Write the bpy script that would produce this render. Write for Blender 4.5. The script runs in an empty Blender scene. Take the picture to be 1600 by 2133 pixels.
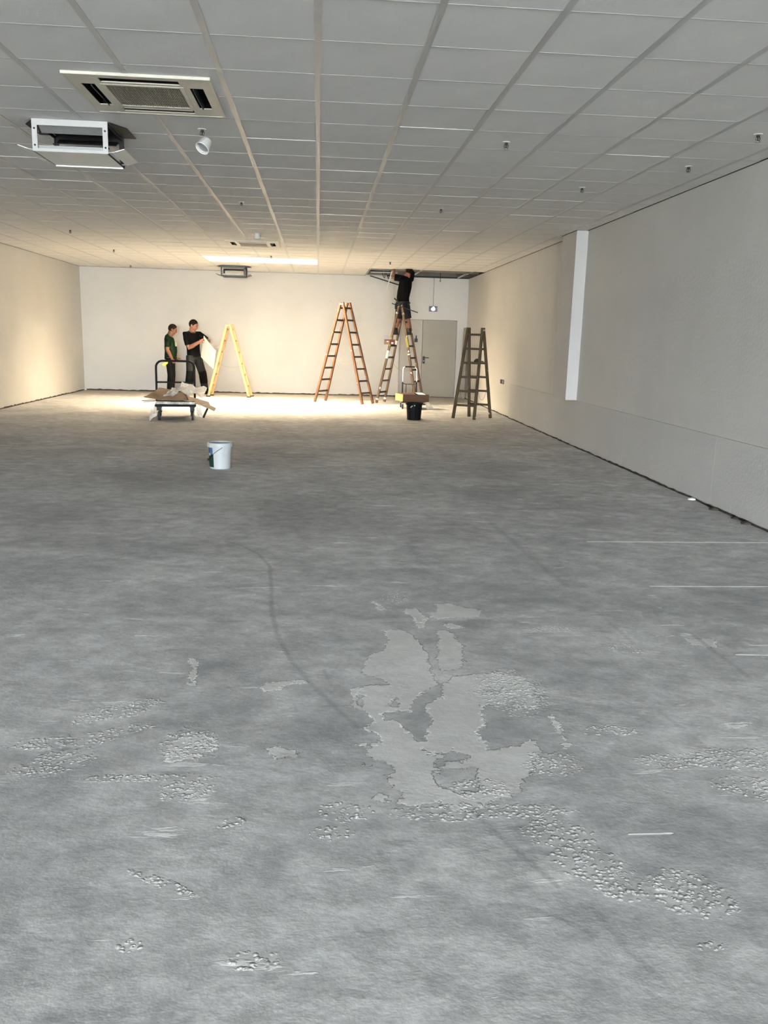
import bpy, bmesh, math, random
import numpy as np
from mathutils import Vector, Matrix, Euler, noise

random.seed(7)
PI = math.pi
sc = bpy.context.scene
COL = sc.collection

# ------------------------------------------------------------------ camera
F_PX, PITCH, YAW, ROLL = 1739.97, 0.204662, 0.0824051, 0.0266305
CAM = Vector((0.0, 0.0, 1.556))
_rt = Vector((math.cos(YAW), -math.sin(YAW), 0))
_fw = Vector((math.sin(YAW) * math.cos(PITCH), math.cos(YAW) * math.cos(PITCH), -math.sin(PITCH)))
_up = _rt.cross(_fw)
R2 = _rt * math.cos(ROLL) + _up * math.sin(ROLL)
U2 = _up * math.cos(ROLL) - _rt * math.sin(ROLL)
cd = bpy.data.cameras.new('camera')
cam = bpy.data.objects.new('camera', cd)
COL.objects.link(cam)
m = Matrix.Identity(4)
for i in range(3):
    m[i][0], m[i][1], m[i][2], m[i][3] = R2[i], U2[i], -_fw[i], CAM[i]
cam.matrix_world = m
cd.sensor_fit = 'VERTICAL'
cd.sensor_height = 36.0
cd.sensor_width = 27.0
cd.lens = F_PX / 2133.0 * 36.0
cd.clip_start, cd.clip_end = 0.05, 200
sc.camera = cam

# ------------------------------------------------------------------ sky, lights, exposure
world = bpy.data.worlds.new('overcast_sky')
sc.world = world
world.use_nodes = True
bg = world.node_tree.nodes['Background']
bg.inputs['Color'].default_value = (0.86, 0.94, 1.0, 1)
bg.inputs['Strength'].default_value = 25.5

FRONT_Y = -15.0  # unseen shopfront, its depth set to even out the daylight along the floor
pl = bpy.data.lights.new('shopfront_daylight_portal', 'AREA')      # sampling portal in the open shopfront, adds no light of its own
pl.shape = 'RECTANGLE'
pl.size, pl.size_y = 9.6, 2.75
pl.cycles.is_portal = True
po = bpy.data.objects.new('shopfront_daylight_portal', pl)
COL.objects.link(po)
po.location = (-1.15, FRONT_Y - 0.02, 1.5)
po.rotation_euler = (PI / 2, 0, 0)

LIGHT_STRENGTH = 42.0
LIGHT_COLOR = (1.0, 0.80, 0.54)

vs = sc.view_settings
vs.view_transform = 'Standard'
vs.look = 'None'
vs.exposure = 1.93
vs.gamma = 1.0
vs.use_curve_mapping = False
sc.display_settings.display_device = 'sRGB'
sc.cycles.max_bounces = 9
sc.cycles.diffuse_bounces = 5
sc.cycles.glossy_bounces = 3
sc.cycles.use_adaptive_sampling = True
sc.cycles.adaptive_threshold = 0.035
sc.cycles.sample_clamp_indirect = 6.0
sc.cycles.use_denoising = True

# ------------------------------------------------------------------ room numbers (metres)
H = 3.195
T = 0.625
GX, GY = -0.0181, 3.9298
XL, YB = -6.215, 23.12
SLAB = 3.80
def xr(y):
    return 3.878 + 0.0072 * y

# ------------------------------------------------------------------ pixel helpers (photo is 1600 x 2133)
def _ray(u, v):
    return _fw + R2 * ((u - 800) / F_PX) - U2 * ((v - 1066.5) / F_PX)
def at(u, v, Y):
    d = _ray(u, v)
    return CAM + d * (Y / d.y)
def onz(u, v, z=0.0):
    d = _ray(u, v)
    return CAM + d * ((z - CAM.z) / d.z)
def project(p):
    d = Vector(p) - CAM
    w = d.dot(_fw)
    if w <= 0.01:
        return None
    return 800 + F_PX * d.dot(R2) / w, 1066.5 - F_PX * d.dot(U2) / w

# ------------------------------------------------------------------ materials
def node_mat(name):
    mt = bpy.data.materials.new(name)
    mt.use_nodes = True
    nt = mt.node_tree
    return mt, nt, nt.nodes['Principled BSDF']

def N(nt, kind, **kw):
    n = nt.nodes.new(kind)
    for k, v in kw.items():
        if k in n.inputs:
            n.inputs[k].default_value = v
        else:
            setattr(n, k, v)
    return n

def plain(name, color, rough=0.6, metal=0.0, var=0.12, scale=14.0, bump=0.0, bscale=60.0, spec=0.4, coords='Object'):
    mt, nt, b = node_mat(name)
    b.inputs['Roughness'].default_value = rough
    b.inputs['Metallic'].default_value = metal
    b.inputs['Specular IOR Level'].default_value = spec
    tc = N(nt, 'ShaderNodeTexCoord')
    nz = N(nt, 'ShaderNodeTexNoise', Scale=scale, Detail=5.0, Roughness=0.6)
    nt.links.new(tc.outputs[coords], nz.inputs['Vector'])
    rp = N(nt, 'ShaderNodeValToRGB')
    rp.color_ramp.elements[0].position = 0.3
    rp.color_ramp.elements[1].position = 0.7
    c = Vector(color)
    rp.color_ramp.elements[0].color = (*(c * (1 - var)), 1)
    rp.color_ramp.elements[1].color = (*[min(1, x * (1 + var)) for x in color], 1)
    nt.links.new(nz.outputs['Fac'], rp.inputs['Fac'])
    nt.links.new(rp.outputs['Color'], b.inputs['Base Color'])
    if bump:
        nb = N(nt, 'ShaderNodeTexNoise', Scale=bscale, Detail=4.0)
        nt.links.new(tc.outputs[coords], nb.inputs['Vector'])
        bp = N(nt, 'ShaderNodeBump', Strength=bump, Distance=0.01)
        nt.links.new(nb.outputs['Fac'], bp.inputs['Height'])
        nt.links.new(bp.outputs['Normal'], b.inputs['Normal'])
    return mt

def wood(name, dark, light, splash=0.0, rough=0.6, splash_color=(0.75, 0.72, 0.66)):
    mt, nt, b = node_mat(name)
    b.inputs['Roughness'].default_value = rough
    tc = N(nt, 'ShaderNodeTexCoord')
    mp = N(nt, 'ShaderNodeMapping')
    mp.inputs['Scale'].default_value = (22, 22, 2.2)
    nt.links.new(tc.outputs['Object'], mp.inputs['Vector'])
    nz = N(nt, 'ShaderNodeTexNoise', Scale=1.6, Detail=6.0, Roughness=0.65)
    nt.links.new(mp.outputs['Vector'], nz.inputs['Vector'])
    rp = N(nt, 'ShaderNodeValToRGB')
    rp.color_ramp.elements[0].position = 0.32
    rp.color_ramp.elements[0].color = (*dark, 1)
    rp.color_ramp.elements[1].position = 0.68
    rp.color_ramp.elements[1].color = (*light, 1)
    nt.links.new(nz.outputs['Fac'], rp.inputs['Fac'])
    out = rp.outputs['Color']
    if splash > 0:
        ns = N(nt, 'ShaderNodeTexNoise', Scale=9.0, Detail=3.0, Roughness=0.55)
        nt.links.new(tc.outputs['Object'], ns.inputs['Vector'])
        r2 = N(nt, 'ShaderNodeValToRGB')
        r2.color_ramp.elements[0].position = 1.0 - splash
        r2.color_ramp.elements[1].position = min(1.0, 1.0 - splash + 0.03)
        nt.links.new(ns.outputs['Fac'], r2.inputs['Fac'])
        mx = N(nt, 'ShaderNodeMixRGB')
        nt.links.new(r2.outputs['Color'], mx.inputs['Fac'])
        nt.links.new(out, mx.inputs['Color1'])
        mx.inputs['Color2'].default_value = (*splash_color, 1)
        out = mx.outputs['Color']
    nt.links.new(out, b.inputs['Base Color'])
    return mt

def emit(name, color, strength):
    mt, nt, b = node_mat(name)
    b.inputs['Base Color'].default_value = (0.8, 0.8, 0.8, 1)
    b.inputs['Emission Color'].default_value = (*color, 1)
    b.inputs['Emission Strength'].default_value = strength
    return mt

def film_mat(name, color=(0.94, 0.92, 0.87), alpha=0.55):
    mt, nt, b = node_mat(name)
    out = nt.nodes['Material Output']
    tr = N(nt, 'ShaderNodeBsdfTransparent')
    tl = N(nt, 'ShaderNodeBsdfTranslucent', Color=(*color, 1))
    b.inputs['Base Color'].default_value = (*color, 1)
    b.inputs['Roughness'].default_value = 0.25
    m1 = N(nt, 'ShaderNodeMixShader', Fac=0.42)
    nt.links.new(b.outputs[0], m1.inputs[1])
    nt.links.new(tl.outputs[0], m1.inputs[2])
    tc = N(nt, 'ShaderNodeTexCoord')
    nz = N(nt, 'ShaderNodeTexNoise', Scale=34.0, Detail=5.0)
    nt.links.new(tc.outputs['Object'], nz.inputs['Vector'])
    rp = N(nt, 'ShaderNodeValToRGB')
    rp.color_ramp.elements[0].position = 0.35
    rp.color_ramp.elements[0].color = (alpha - 0.12,) * 3 + (1,)
    rp.color_ramp.elements[1].position = 0.65
    rp.color_ramp.elements[1].color = (min(1, alpha + 0.14),) * 3 + (1,)
    nt.links.new(nz.outputs['Fac'], rp.inputs['Fac'])
    m2 = N(nt, 'ShaderNodeMixShader')
    nt.links.new(rp.outputs['Color'], m2.inputs['Fac'])
    nt.links.new(tr.outputs[0], m2.inputs[1])
    nt.links.new(m1.outputs[0], m2.inputs[2])
    nt.links.new(m2.outputs[0], out.inputs['Surface'])
    return mt

def floor_material():
    mt, nt, b = node_mat('raw_concrete_screed')
    L = nt.links.new
    geo = N(nt, 'ShaderNodeNewGeometry')
    def noise_tex(scale, detail=6.0, rough=0.6, stretch=(1, 1, 1), rot=0.0, dist=0.0):
        mp = N(nt, 'ShaderNodeMapping')
        mp.inputs['Scale'].default_value = stretch
        mp.inputs['Rotation'].default_value = (0, 0, rot)
        L(geo.outputs['Position'], mp.inputs['Vector'])
        n = N(nt, 'ShaderNodeTexNoise', Scale=scale, Detail=detail, Roughness=rough, Distortion=dist)
        L(mp.outputs['Vector'], n.inputs['Vector'])
        return n.outputs['Fac']
    def ramp(sock, p0, p1, c0=(0, 0, 0, 1), c1=(1, 1, 1, 1), interp='LINEAR'):
        r = N(nt, 'ShaderNodeValToRGB')
        r.color_ramp.interpolation = interp
        r.color_ramp.elements[0].position, r.color_ramp.elements[0].color = p0, c0
        r.color_ramp.elements[1].position, r.color_ramp.elements[1].color = p1, c1
        L(sock, r.inputs['Fac'])
        return r.outputs['Color']
    def math_(op, a, c, clamp=False):
        n = N(nt, 'ShaderNodeMath', operation=op, use_clamp=clamp)
        for i, s in enumerate((a, c)):
            if isinstance(s, (int, float)):
                n.inputs[i].default_value = s
            else:
                L(s, n.inputs[i])
        return n.outputs[0]
    def mix(fac, c1, c2, mode='MIX'):
        n = N(nt, 'ShaderNodeMixRGB', blend_type=mode)
        for key, s in (('Fac', fac), ('Color1', c1), ('Color2', c2)):
            if isinstance(s, (int, float)):
                n.inputs[key].default_value = s
            elif isinstance(s, tuple):
                n.inputs[key].default_value = s
            else:
                L(s, n.inputs[key])
        return n.outputs['Color']
    def attr(nm):
        a = N(nt, 'ShaderNodeAttribute', attribute_name=nm)
        return a.outputs['Fac']
    # base: cloudy greys, streaks of the trowel across the room, fine grit
    cloud = noise_tex(0.75, 6.0, 0.64, dist=0.5)
    col = ramp(cloud, 0.36, 0.66, (0.335, 0.338, 0.340, 1), (0.505, 0.508, 0.508, 1))
    streak_n = noise_tex(1.0, 7.0, 0.62, (0.55, 2.6, 1), 0.25, 0.6)
    streak = ramp(streak_n, 0.42, 0.70)
    col = mix(math_('MULTIPLY', streak, 0.30), col, (0.255, 0.26, 0.262, 1))
    pale = ramp(noise_tex(1.7, 7.0, 0.65, (0.8, 1.5, 1), -0.5, 0.8), 0.55, 0.70)
    col = mix(math_('MULTIPLY', pale, 0.45), col, (0.60, 0.60, 0.59, 1))
    mott = ramp(noise_tex(6.0, 5.0, 0.7, (1, 1.4, 1), 0.6), 0.38, 0.64, (0.78, 0.78, 0.78, 1), (1.13, 1.13, 1.13, 1))
    col = mix(1.0, col, mott, 'MULTIPLY')
    grit = ramp(noise_tex(45.0, 4.0, 0.75, (0.8, 1.5, 1), 0.4), 0.36, 0.66, (0.86, 0.86, 0.86, 1), (1.10, 1.10, 1.10, 1))
    col = mix(1.0, col, grit, 'MULTIPLY')
    edge_n = noise_tex(9.0, 4.0, 0.65)
    edge_n2 = noise_tex(38.0, 2.0, 0.7)
    specks = ramp(edge_n2, 0.735, 0.78)
    col = mix(math_('MULTIPLY', specks, 0.55), col, (0.20, 0.20, 0.20, 1))
    # worn dark stains, residue plates, crumbs, scratches: shapes stored on the floor mesh
    st = math_('MULTIPLY', attr('stain'), ramp(edge_n, 0.30, 0.62))
    col = mix(math_('MULTIPLY', st, 0.74), col, (0.215, 0.22, 0.222, 1))
    wob = math_('ADD', math_('MULTIPLY', math_('SUBTRACT', edge_n, 0.5), 0.75), math_('MULTIPLY', math_('SUBTRACT', edge_n2, 0.5), 0.40))
    plate_v = math_('ADD', attr('residue'), math_('MULTIPLY', wob, attr('residue_band')))
    plate = ramp(plate_v, 0.485, 0.515)
    plate_col = mix(1.0, (0.585, 0.582, 0.565, 1), ramp(edge_n, 0.3, 0.7, (0.90, 0.90, 0.90, 1), (1.07, 1.07, 1.07, 1)), 'MULTIPLY')
    col = mix(math_('MULTIPLY', plate, 0.50), col, plate_col)
    rim = ramp(plate_v, 0.46, 0.50)
    rim_dark = math_('MULTIPLY', math_('SUBTRACT', rim, plate, True), 0.35)
    col = mix(rim_dark, col, (0.17, 0.17, 0.17, 1))
    rim2 = math_('SUBTRACT', ramp(plate_v, 0.488, 0.500), ramp(plate_v, 0.515, 0.535), True)
    rim2 = math_('MULTIPLY', rim2, ramp(streak_n, 0.46, 0.54))
    col = mix(math_('MULTIPLY', rim2, 0.85), col, (0.86, 0.86, 0.85, 1))
    vo = N(nt, 'ShaderNodeTexVoronoi', Scale=58.0, Randomness=1.0)
    vo.feature = 'F1'
    L(geo.outputs['Position'], vo.inputs['Vector'])
    keep = ramp(edge_n2, 0.38, 0.52)
    grain = math_('MULTIPLY', ramp(vo.outputs['Distance'], 0.22, 0.55, (1, 1, 1, 1), (0, 0, 0, 1)), keep)
    crumb_area = ramp(math_('ADD', attr('rough'), math_('MULTIPLY', math_('SUBTRACT', edge_n, 0.5), 0.9)), 0.42, 0.60)
    crumbs = math_('MULTIPLY', grain, crumb_area)
    col = mix(math_('MULTIPLY', crumb_area, 0.12), col, (0.52, 0.515, 0.50, 1))
    col = mix(math_('MULTIPLY', crumbs, 0.72), col, (0.74, 0.735, 0.72, 1))
    # small pale scrapes and flecks left by the scraper, mostly across the room
    chip_n = noise_tex(4.2, 6.0, 0.62, (0.55, 2.4, 1), 0.05, 0.3)
    chips = math_('MULTIPLY', ramp(chip_n, 0.635, 0.660), ramp(cloud, 0.45, 0.58))
    col = mix(math_('MULTIPLY', chips, 0.60), col, (0.72, 0.72, 0.71, 1))
    chip_d = ramp(chip_n, 0.31, 0.35, (1, 1, 1, 1), (0, 0, 0, 1))
    col = mix(math_('MULTIPLY', chip_d, 0.45), col, (0.19, 0.19, 0.19, 1))
    scr = ramp(math_('ADD', attr('scratch'), math_('MULTIPLY', math_('SUBTRACT', edge_n2, 0.5), 0.3)), 0.40, 0.95)
    col = mix(math_('MULTIPLY', scr, 0.50), col, (0.17, 0.172, 0.175, 1))
    grv = ramp(math_('ADD', attr('groove'), math_('MULTIPLY', math_('SUBTRACT', edge_n, 0.5), 0.6)), 0.55, 0.75)
    col = mix(math_('MULTIPLY', grv, 0.8), col, (0.78, 0.78, 0.77, 1))
    # shade beyond the ceiling light's cut-off, painted as a brown band before the back wall
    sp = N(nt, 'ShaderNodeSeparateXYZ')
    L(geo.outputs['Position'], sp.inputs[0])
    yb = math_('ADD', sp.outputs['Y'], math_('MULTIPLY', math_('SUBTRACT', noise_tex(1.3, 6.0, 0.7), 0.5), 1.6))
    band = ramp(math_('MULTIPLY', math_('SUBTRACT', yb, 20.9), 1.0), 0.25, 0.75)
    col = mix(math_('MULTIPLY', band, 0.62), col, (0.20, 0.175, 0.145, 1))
    col = mix(1.0, col, (1.36, 1.35, 1.34, 1), 'MULTIPLY')
    L(col, b.inputs['Base Color'])
    b.inputs['Roughness'].default_value = 0.82
    b.inputs['Specular IOR Level'].default_value = 0.22
    h = math_('ADD', math_('MULTIPLY', plate, 0.010), math_('MULTIPLY', crumbs, 0.009))
    h = math_('ADD', h, math_('MULTIPLY', mott, 0.0028))
    h = math_('ADD', h, math_('MULTIPLY', edge_n2, 0.0011))
    h = math_('ADD', h, math_('MULTIPLY', grv, 0.004))
    h = math_('ADD', h, math_('MULTIPLY', chips, 0.003))
    bp = N(nt, 'ShaderNodeBump', Strength=0.9, Distance=1.0)
    L(h, bp.inputs['Height'])
    L(bp.outputs['Normal'], b.inputs['Normal'])
    return mt

def wall_material(name, color, blotch=0.05):
    mt, nt, b = node_mat(name)
    L = nt.links.new
    geo = N(nt, 'ShaderNodeNewGeometry')
    n1 = N(nt, 'ShaderNodeTexNoise', Scale=0.9, Detail=6.0, Roughness=0.6)
    L(geo.outputs['Position'], n1.inputs['Vector'])
    r = N(nt, 'ShaderNodeValToRGB')
    r.color_ramp.elements[0].position = 0.3
    r.color_ramp.elements[1].position = 0.7
    c = Vector(color)
    r.color_ramp.elements[0].color = (*(c * (1 - blotch)), 1)
    r.color_ramp.elements[1].color = (*[min(1, x * (1 + blotch * 0.6)) for x in color], 1)
    L(n1.outputs['Fac'], r.inputs['Fac'])
    n3 = N(nt, 'ShaderNodeTexNoise', Scale=7.0, Detail=2.0)
    L(geo.outputs['Position'], n3.inputs['Vector'])
    r3 = N(nt, 'ShaderNodeValToRGB')
    r3.color_ramp.elements[0].position = 0.755
    r3.color_ramp.elements[1].position = 0.79
    L(n3.outputs['Fac'], r3.inputs['Fac'])
    mx = N(nt, 'ShaderNodeMixRGB')
    L(r3.outputs['Color'], mx.inputs['Fac'])
    L(r.outputs['Color'], mx.inputs['Color1'])
    mx.inputs['Color2'].default_value = (*(c * 0.82), 1)
    L(mx.outputs['Color'], b.inputs['Base Color'])
    b.inputs['Roughness'].default_value = 0.85
    b.inputs['Specular IOR Level'].default_value = 0.15
    n2 = N(nt, 'ShaderNodeTexNoise', Scale=35.0, Detail=5.0)
    L(geo.outputs['Position'], n2.inputs['Vector'])
    bp = N(nt, 'ShaderNodeBump', Strength=0.25, Distance=0.01)
    L(n2.outputs['Fac'], bp.inputs['Height'])
    L(bp.outputs['Normal'], b.inputs['Normal'])
    return mt

M = {}
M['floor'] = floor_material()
M['wall'] = wall_material('white_wall_paint', (0.60, 0.585, 0.555))
M['wall_low'] = wall_material('white_wall_paint_lower_band', (0.565, 0.555, 0.53))
M['pilaster'] = wall_material('white_boxing_paint', (0.54, 0.525, 0.50), 0.03)
M['tile'] = plain('mineral_fibre_tile', (0.74, 0.725, 0.70), 0.9, 0, 0.03, 3.0, 0.25, 220.0, 0.1)
M['bar'] = plain('ceiling_grid_paint', (0.50, 0.495, 0.48), 0.33, 0, 0.03, 5.0, spec=0.5)
M['slab'] = plain('plenum_concrete', (0.22, 0.21, 0.20), 0.9, 0, 0.2, 2.0)
M['gap'] = plain('dark_skirting_gap', (0.055, 0.045, 0.035), 0.95, 0, 0.4, 9.0)
M['plaster'] = plain('broken_plaster', (0.42, 0.39, 0.34), 0.95, 0, 0.3, 9.0, 0.4)
M['door'] = plain('grey_beige_door_paint', (0.30, 0.28, 0.24), 0.5, 0, 0.04, 2.0)
M['door_frame'] = plain('door_frame_paint', (0.40, 0.375, 0.33), 0.5, 0, 0.04, 2.0)
M['black'] = plain('black_plastic', (0.005, 0.005, 0.005), 0.45, 0, 0.2)
M['blackmetal'] = plain('black_painted_tube', (0.005, 0.0055, 0.006), 0.35, 0, 0.2)
M['darkgrey'] = plain('dark_interior_metal', (0.022, 0.021, 0.019), 0.6, 0, 0.25)
M['white'] = plain('white_enamel', (0.64, 0.63, 0.59), 0.35, 0, 0.03)
M['outlet_white'] = plain('white_outlet_sheet', (0.50, 0.495, 0.47), 0.4, 0, 0.03)
M['outlet_pale'] = plain('pale_outlet_plate', (0.86, 0.84, 0.77), 0.45, 0, 0.03)
M['leaning'] = plain('grey_board', (0.33, 0.315, 0.285), 0.8, 0, 0.08)
M['cream'] = plain('cream_plastic', (0.60, 0.565, 0.475), 0.4, 0, 0.03, 4.0)
M['grille'] = plain('cream_grille_plastic', (0.34, 0.315, 0.255), 0.5, 0, 0.05)
M['sheet'] = plain('grey_sheet_steel', (0.33, 0.33, 0.32), 0.45, 0.3, 0.08)
M['chrome'] = plain('chrome_tube', (0.75, 0.74, 0.72), 0.18, 1.0, 0.03)
M['steel'] = plain('dull_steel', (0.45, 0.45, 0.44), 0.35, 0.9, 0.1)
M['outlet_dark'] = plain('dark_grey_galvanised_sheet', (0.045, 0.05, 0.049), 0.5, 0.2, 0.1)
M['louvre'] = plain('bright_aluminium_louvre', (0.88, 0.87, 0.84), 0.3, 0.9, 0.02)
M['foil'] = plain('silver_foil_duct', (0.26, 0.26, 0.255), 0.4, 0.85, 0.15, 9.0, 0.5, 30.0)
M['panel'] = emit('lit_diffuser', LIGHT_COLOR, LIGHT_STRENGTH)
M['sign_lamp'] = emit('lit_sign_lamp', (0.9, 0.92, 1.0), 3.0)
M['sign'] = plain('violet_grey_sign_face', (0.14, 0.125, 0.21), 0.4, 0, 0.1)
M['wood_warm'] = wood('warm_varnished_ladder_wood', (0.062, 0.026, 0.010), (0.165, 0.075, 0.031), 0.30)
M['wood_rung'] = wood('dark_worn_rung_wood', (0.022, 0.013, 0.007), (0.06, 0.034, 0.017), 0.2)
M['wood_old'] = wood('paint_splashed_ladder_wood', (0.050, 0.028, 0.014), (0.135, 0.078, 0.040), 0.36)
M['wood_olive'] = wood('weathered_olive_ladder_wood', (0.034, 0.022, 0.009), (0.086, 0.058, 0.025), 0.31, splash_color=(0.5, 0.46, 0.36))
M['wood_olive_rung'] = wood('weathered_olive_rung_wood', (0.032, 0.021, 0.009), (0.078, 0.054, 0.024), 0.22)
M['pine'] = wood('new_pine', (0.38, 0.23, 0.10), (0.60, 0.415, 0.215), 0.0)
M['pine_rung'] = wood('new_pine_rung', (0.30, 0.17, 0.06), (0.46, 0.29, 0.13), 0.0)
M['yellow'] = plain('yellow_tape', (0.26, 0.22, 0.04), 0.5, 0, 0.1)
M['yellow_cloth'] = plain('bright_yellow_cloth', (0.62, 0.55, 0.06), 0.8, 0, 0.12)
M['card'] = plain('brown_cardboard', (0.22, 0.15, 0.09), 0.85, 0, 0.12, 6.0)
M['card_light'] = plain('beige_cardboard', (0.52, 0.385, 0.25), 0.85, 0, 0.08, 6.0)
M['card_dark'] = plain('dark_brown_cardboard', (0.06, 0.036, 0.019), 0.85, 0, 0.15, 6.0)
M['crate'] = plain('reddish_brown_carton', (0.075, 0.041, 0.024), 0.75, 0, 0.12, 6.0)
M['carton_lit'] = plain('lit_carton_side', (0.50, 0.30, 0.13), 0.75, 0, 0.06, 6.0)  # lit copy of the carton: lamp light on its left side put into the colour
M['film'] = film_mat('clear_plastic_film')
M['film_white'] = film_mat('milky_plastic_film', (0.96, 0.93, 0.87), 0.78)
M['rubber'] = plain('grey_wheel_rubber', (0.04, 0.045, 0.047), 0.6, 0, 0.15)
M['deck'] = plain('dark_cart_deck', (0.009, 0.010, 0.012), 0.5, 0, 0.2)
M['bucket_white'] = plain('white_bucket_plastic', (0.47, 0.49, 0.49), 0.35, 0, 0.05, 5.0)
M['paint_rest'] = plain('dried_grey_paint', (0.30, 0.31, 0.31), 0.7, 0, 0.3, 20.0)
M['label_blue'] = plain('label_sky_blue', (0.06, 0.12, 0.22), 0.5, 0, 0.35, 30.0)
M['label_green'] = plain('label_dark_green', (0.012, 0.035, 0.024), 0.5, 0, 0.5, 30.0)
M['label_red'] = plain('label_red', (0.35, 0.07, 0.03), 0.5, 0, 0.3)
M['bucket_black'] = plain('black_bucket_plastic', (0.0045, 0.0045, 0.005), 0.5, 0, 0.2)
M['skin'] = plain('skin_tan', (0.16, 0.072, 0.040), 0.6, 0, 0.06)
M['skin_fair'] = plain('skin_fair', (0.25, 0.12, 0.078), 0.6, 0, 0.06)
M['skin_red'] = plain('skin_flushed', (0.20, 0.085, 0.05), 0.6, 0, 0.08)
M['hair'] = plain('dark_brown_hair', (0.009, 0.006, 0.004), 0.8, 0, 0.3, 60.0)
M['hair_short'] = plain('cropped_brown_hair', (0.022, 0.014, 0.009), 0.85, 0, 0.3, 60.0)
M['green_shirt'] = plain('dark_green_cotton', (0.0065, 0.018, 0.0075), 0.85, 0, 0.2, 8.0, 0.3, 12.0)
M['black_shirt'] = plain('black_cotton', (0.0032, 0.003, 0.003), 0.85, 0, 0.25, 8.0, 0.3, 12.0)
M['black_trousers'] = plain('black_work_trousers', (0.0038, 0.0038, 0.0038), 0.85, 0, 0.25, 8.0, 0.4, 14.0)
M['grey_trousers'] = plain('anthracite_work_trousers', (0.022, 0.0225, 0.023), 0.85, 0, 0.2, 8.0, 0.4, 14.0)
M['knee'] = plain('black_knee_patch', (0.004, 0.004, 0.0045), 0.8, 0, 0.2)
M['grey_shorts'] = plain('dark_grey_work_shorts', (0.020, 0.019, 0.021), 0.85, 0, 0.3, 10.0, 0.5, 16.0)
M['shoe'] = plain('black_work_shoe', (0.004, 0.004, 0.0045), 0.5, 0, 0.2)
M['print'] = plain('white_shirt_print', (0.26, 0.30, 0.25), 0.8, 0, 0.05)
M['eye'] = plain('eye_dark', (0.015, 0.012, 0.01), 0.3, 0, 0.1)
M['lip'] = plain('lip', (0.20, 0.07, 0.05), 0.5, 0, 0.1)
M['board'] = plain('white_tile_back', (0.84, 0.82, 0.77), 0.85, 0, 0.02)
M['cable'] = plain('grey_cable', (0.16, 0.15, 0.14), 0.6, 0, 0.1)
M['rope'] = plain('thin_hemp_cord', (0.42, 0.33, 0.22), 0.9, 0, 0.1)
M['red'] = plain('dark_red_carton', (0.09, 0.014, 0.012), 0.6, 0, 0.2)
M['pavement'] = plain('pavement_concrete', (0.30, 0.30, 0.29), 0.9, 0, 0.1, 2.0)

for k_ in ('blackmetal', 'deck', 'rubber', 'bucket_black', 'black_shirt', 'black_trousers', 'grey_trousers', 'knee', 'grey_shorts', 'green_shirt', 'hair', 'hair_short'):
    M[k_].node_tree.nodes['Principled BSDF'].inputs['Specular IOR Level'].default_value = 0.1
# ------------------------------------------------------------------ mesh helpers
def link(name, me, mat=None, parent=None):
    o = bpy.data.objects.new(name, me)
    COL.objects.link(o)
    if mat is not None:
        for x in (mat if isinstance(mat, (list, tuple)) else [mat]):
            me.materials.append(x)
    if parent is not None:
        o.parent = parent
    return o

def obj(name, bm, mat, parent=None, smooth=False):
    bmesh.ops.recalc_face_normals(bm, faces=bm.faces[:])
    me = bpy.data.meshes.new(name)
    bm.to_mesh(me)
    bm.free()
    if smooth:
        for p in me.polygons:
            p.use_smooth = True
        if smooth == 'auto':
            me.set_sharp_from_angle(angle=math.radians(40))
    return link(name, me, mat, parent)

def tag(o, label=None, cat=None, group=None, kind=None):
    if label: o['label'] = label
    if cat: o['category'] = cat
    if group: o['group'] = group
    if kind: o['kind'] = kind
    return o

def empty(name, loc, label, cat, group=None, rz=0.0):
    o = bpy.data.objects.new(name, None)
    COL.objects.link(o)
    o.empty_display_size = 0.1
    o.location = loc
    o.rotation_euler = (0, 0, rz)
    return tag(o, label, cat, group)

def copy_tree(o, parent=None):
    c = o.copy()
    COL.objects.link(c)
    if parent is not None:
        c.parent = parent
    for ch in list(o.children):
        copy_tree(ch, c)
    return c

def box(bm, x0, x1, y0, y1, z0, z1, bev=0.0):
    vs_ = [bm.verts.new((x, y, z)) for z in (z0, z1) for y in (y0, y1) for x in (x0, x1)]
    fs = [(0, 2, 3, 1), (4, 5, 7, 6), (0, 1, 5, 4), (2, 6, 7, 3), (0, 4, 6, 2), (1, 3, 7, 5)]
    faces = [bm.faces.new([vs_[i] for i in f]) for f in fs]
    if bev > 0:
        es = list({e for f in faces for e in f.edges})
        bmesh.ops.bevel(bm, geom=es, offset=bev, segments=1, affect='EDGES', profile=0.5)
    return faces

def boxes(name, lst, mat, parent=None, bev=0.0):
    bm = bmesh.new()
    for b_ in lst:
        box(bm, *b_, bev=bev)
    return obj(name, bm, mat, parent)

def frame_of(d, side=None):
    d = Vector(d).normalized()
    s = Vector(side) if side is not None else (Vector((0, 0, 1)) if abs(d.z) < 0.9 else Vector((1, 0, 0)))
    a = (s - d * s.dot(d))
    if a.length < 1e-5:
        a = d.orthogonal()
    a.normalize()
    return a, d.cross(a).normalized()

def bar(bm, p0, p1, wa, wb, side=None, taper=1.0):
    """rectangular bar; wa is measured along `side`, wb across it"""
    p0, p1 = Vector(p0), Vector(p1)
    a, b_ = frame_of(p1 - p0, side)
    vs_ = []
    for p, k in ((p0, 1.0), (p1, taper)):
        for sa, sb in ((-1, -1), (1, -1), (1, 1), (-1, 1)):
            vs_.append(bm.verts.new(p + a * (sa * wa / 2 * k) + b_ * (sb * wb / 2 * k)))
    for f in ((3, 2, 1, 0), (4, 5, 6, 7), (0, 1, 5, 4), (1, 2, 6, 5), (2, 3, 7, 6), (3, 0, 4, 7)):
        bm.faces.new([vs_[i] for i in f])

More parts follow.
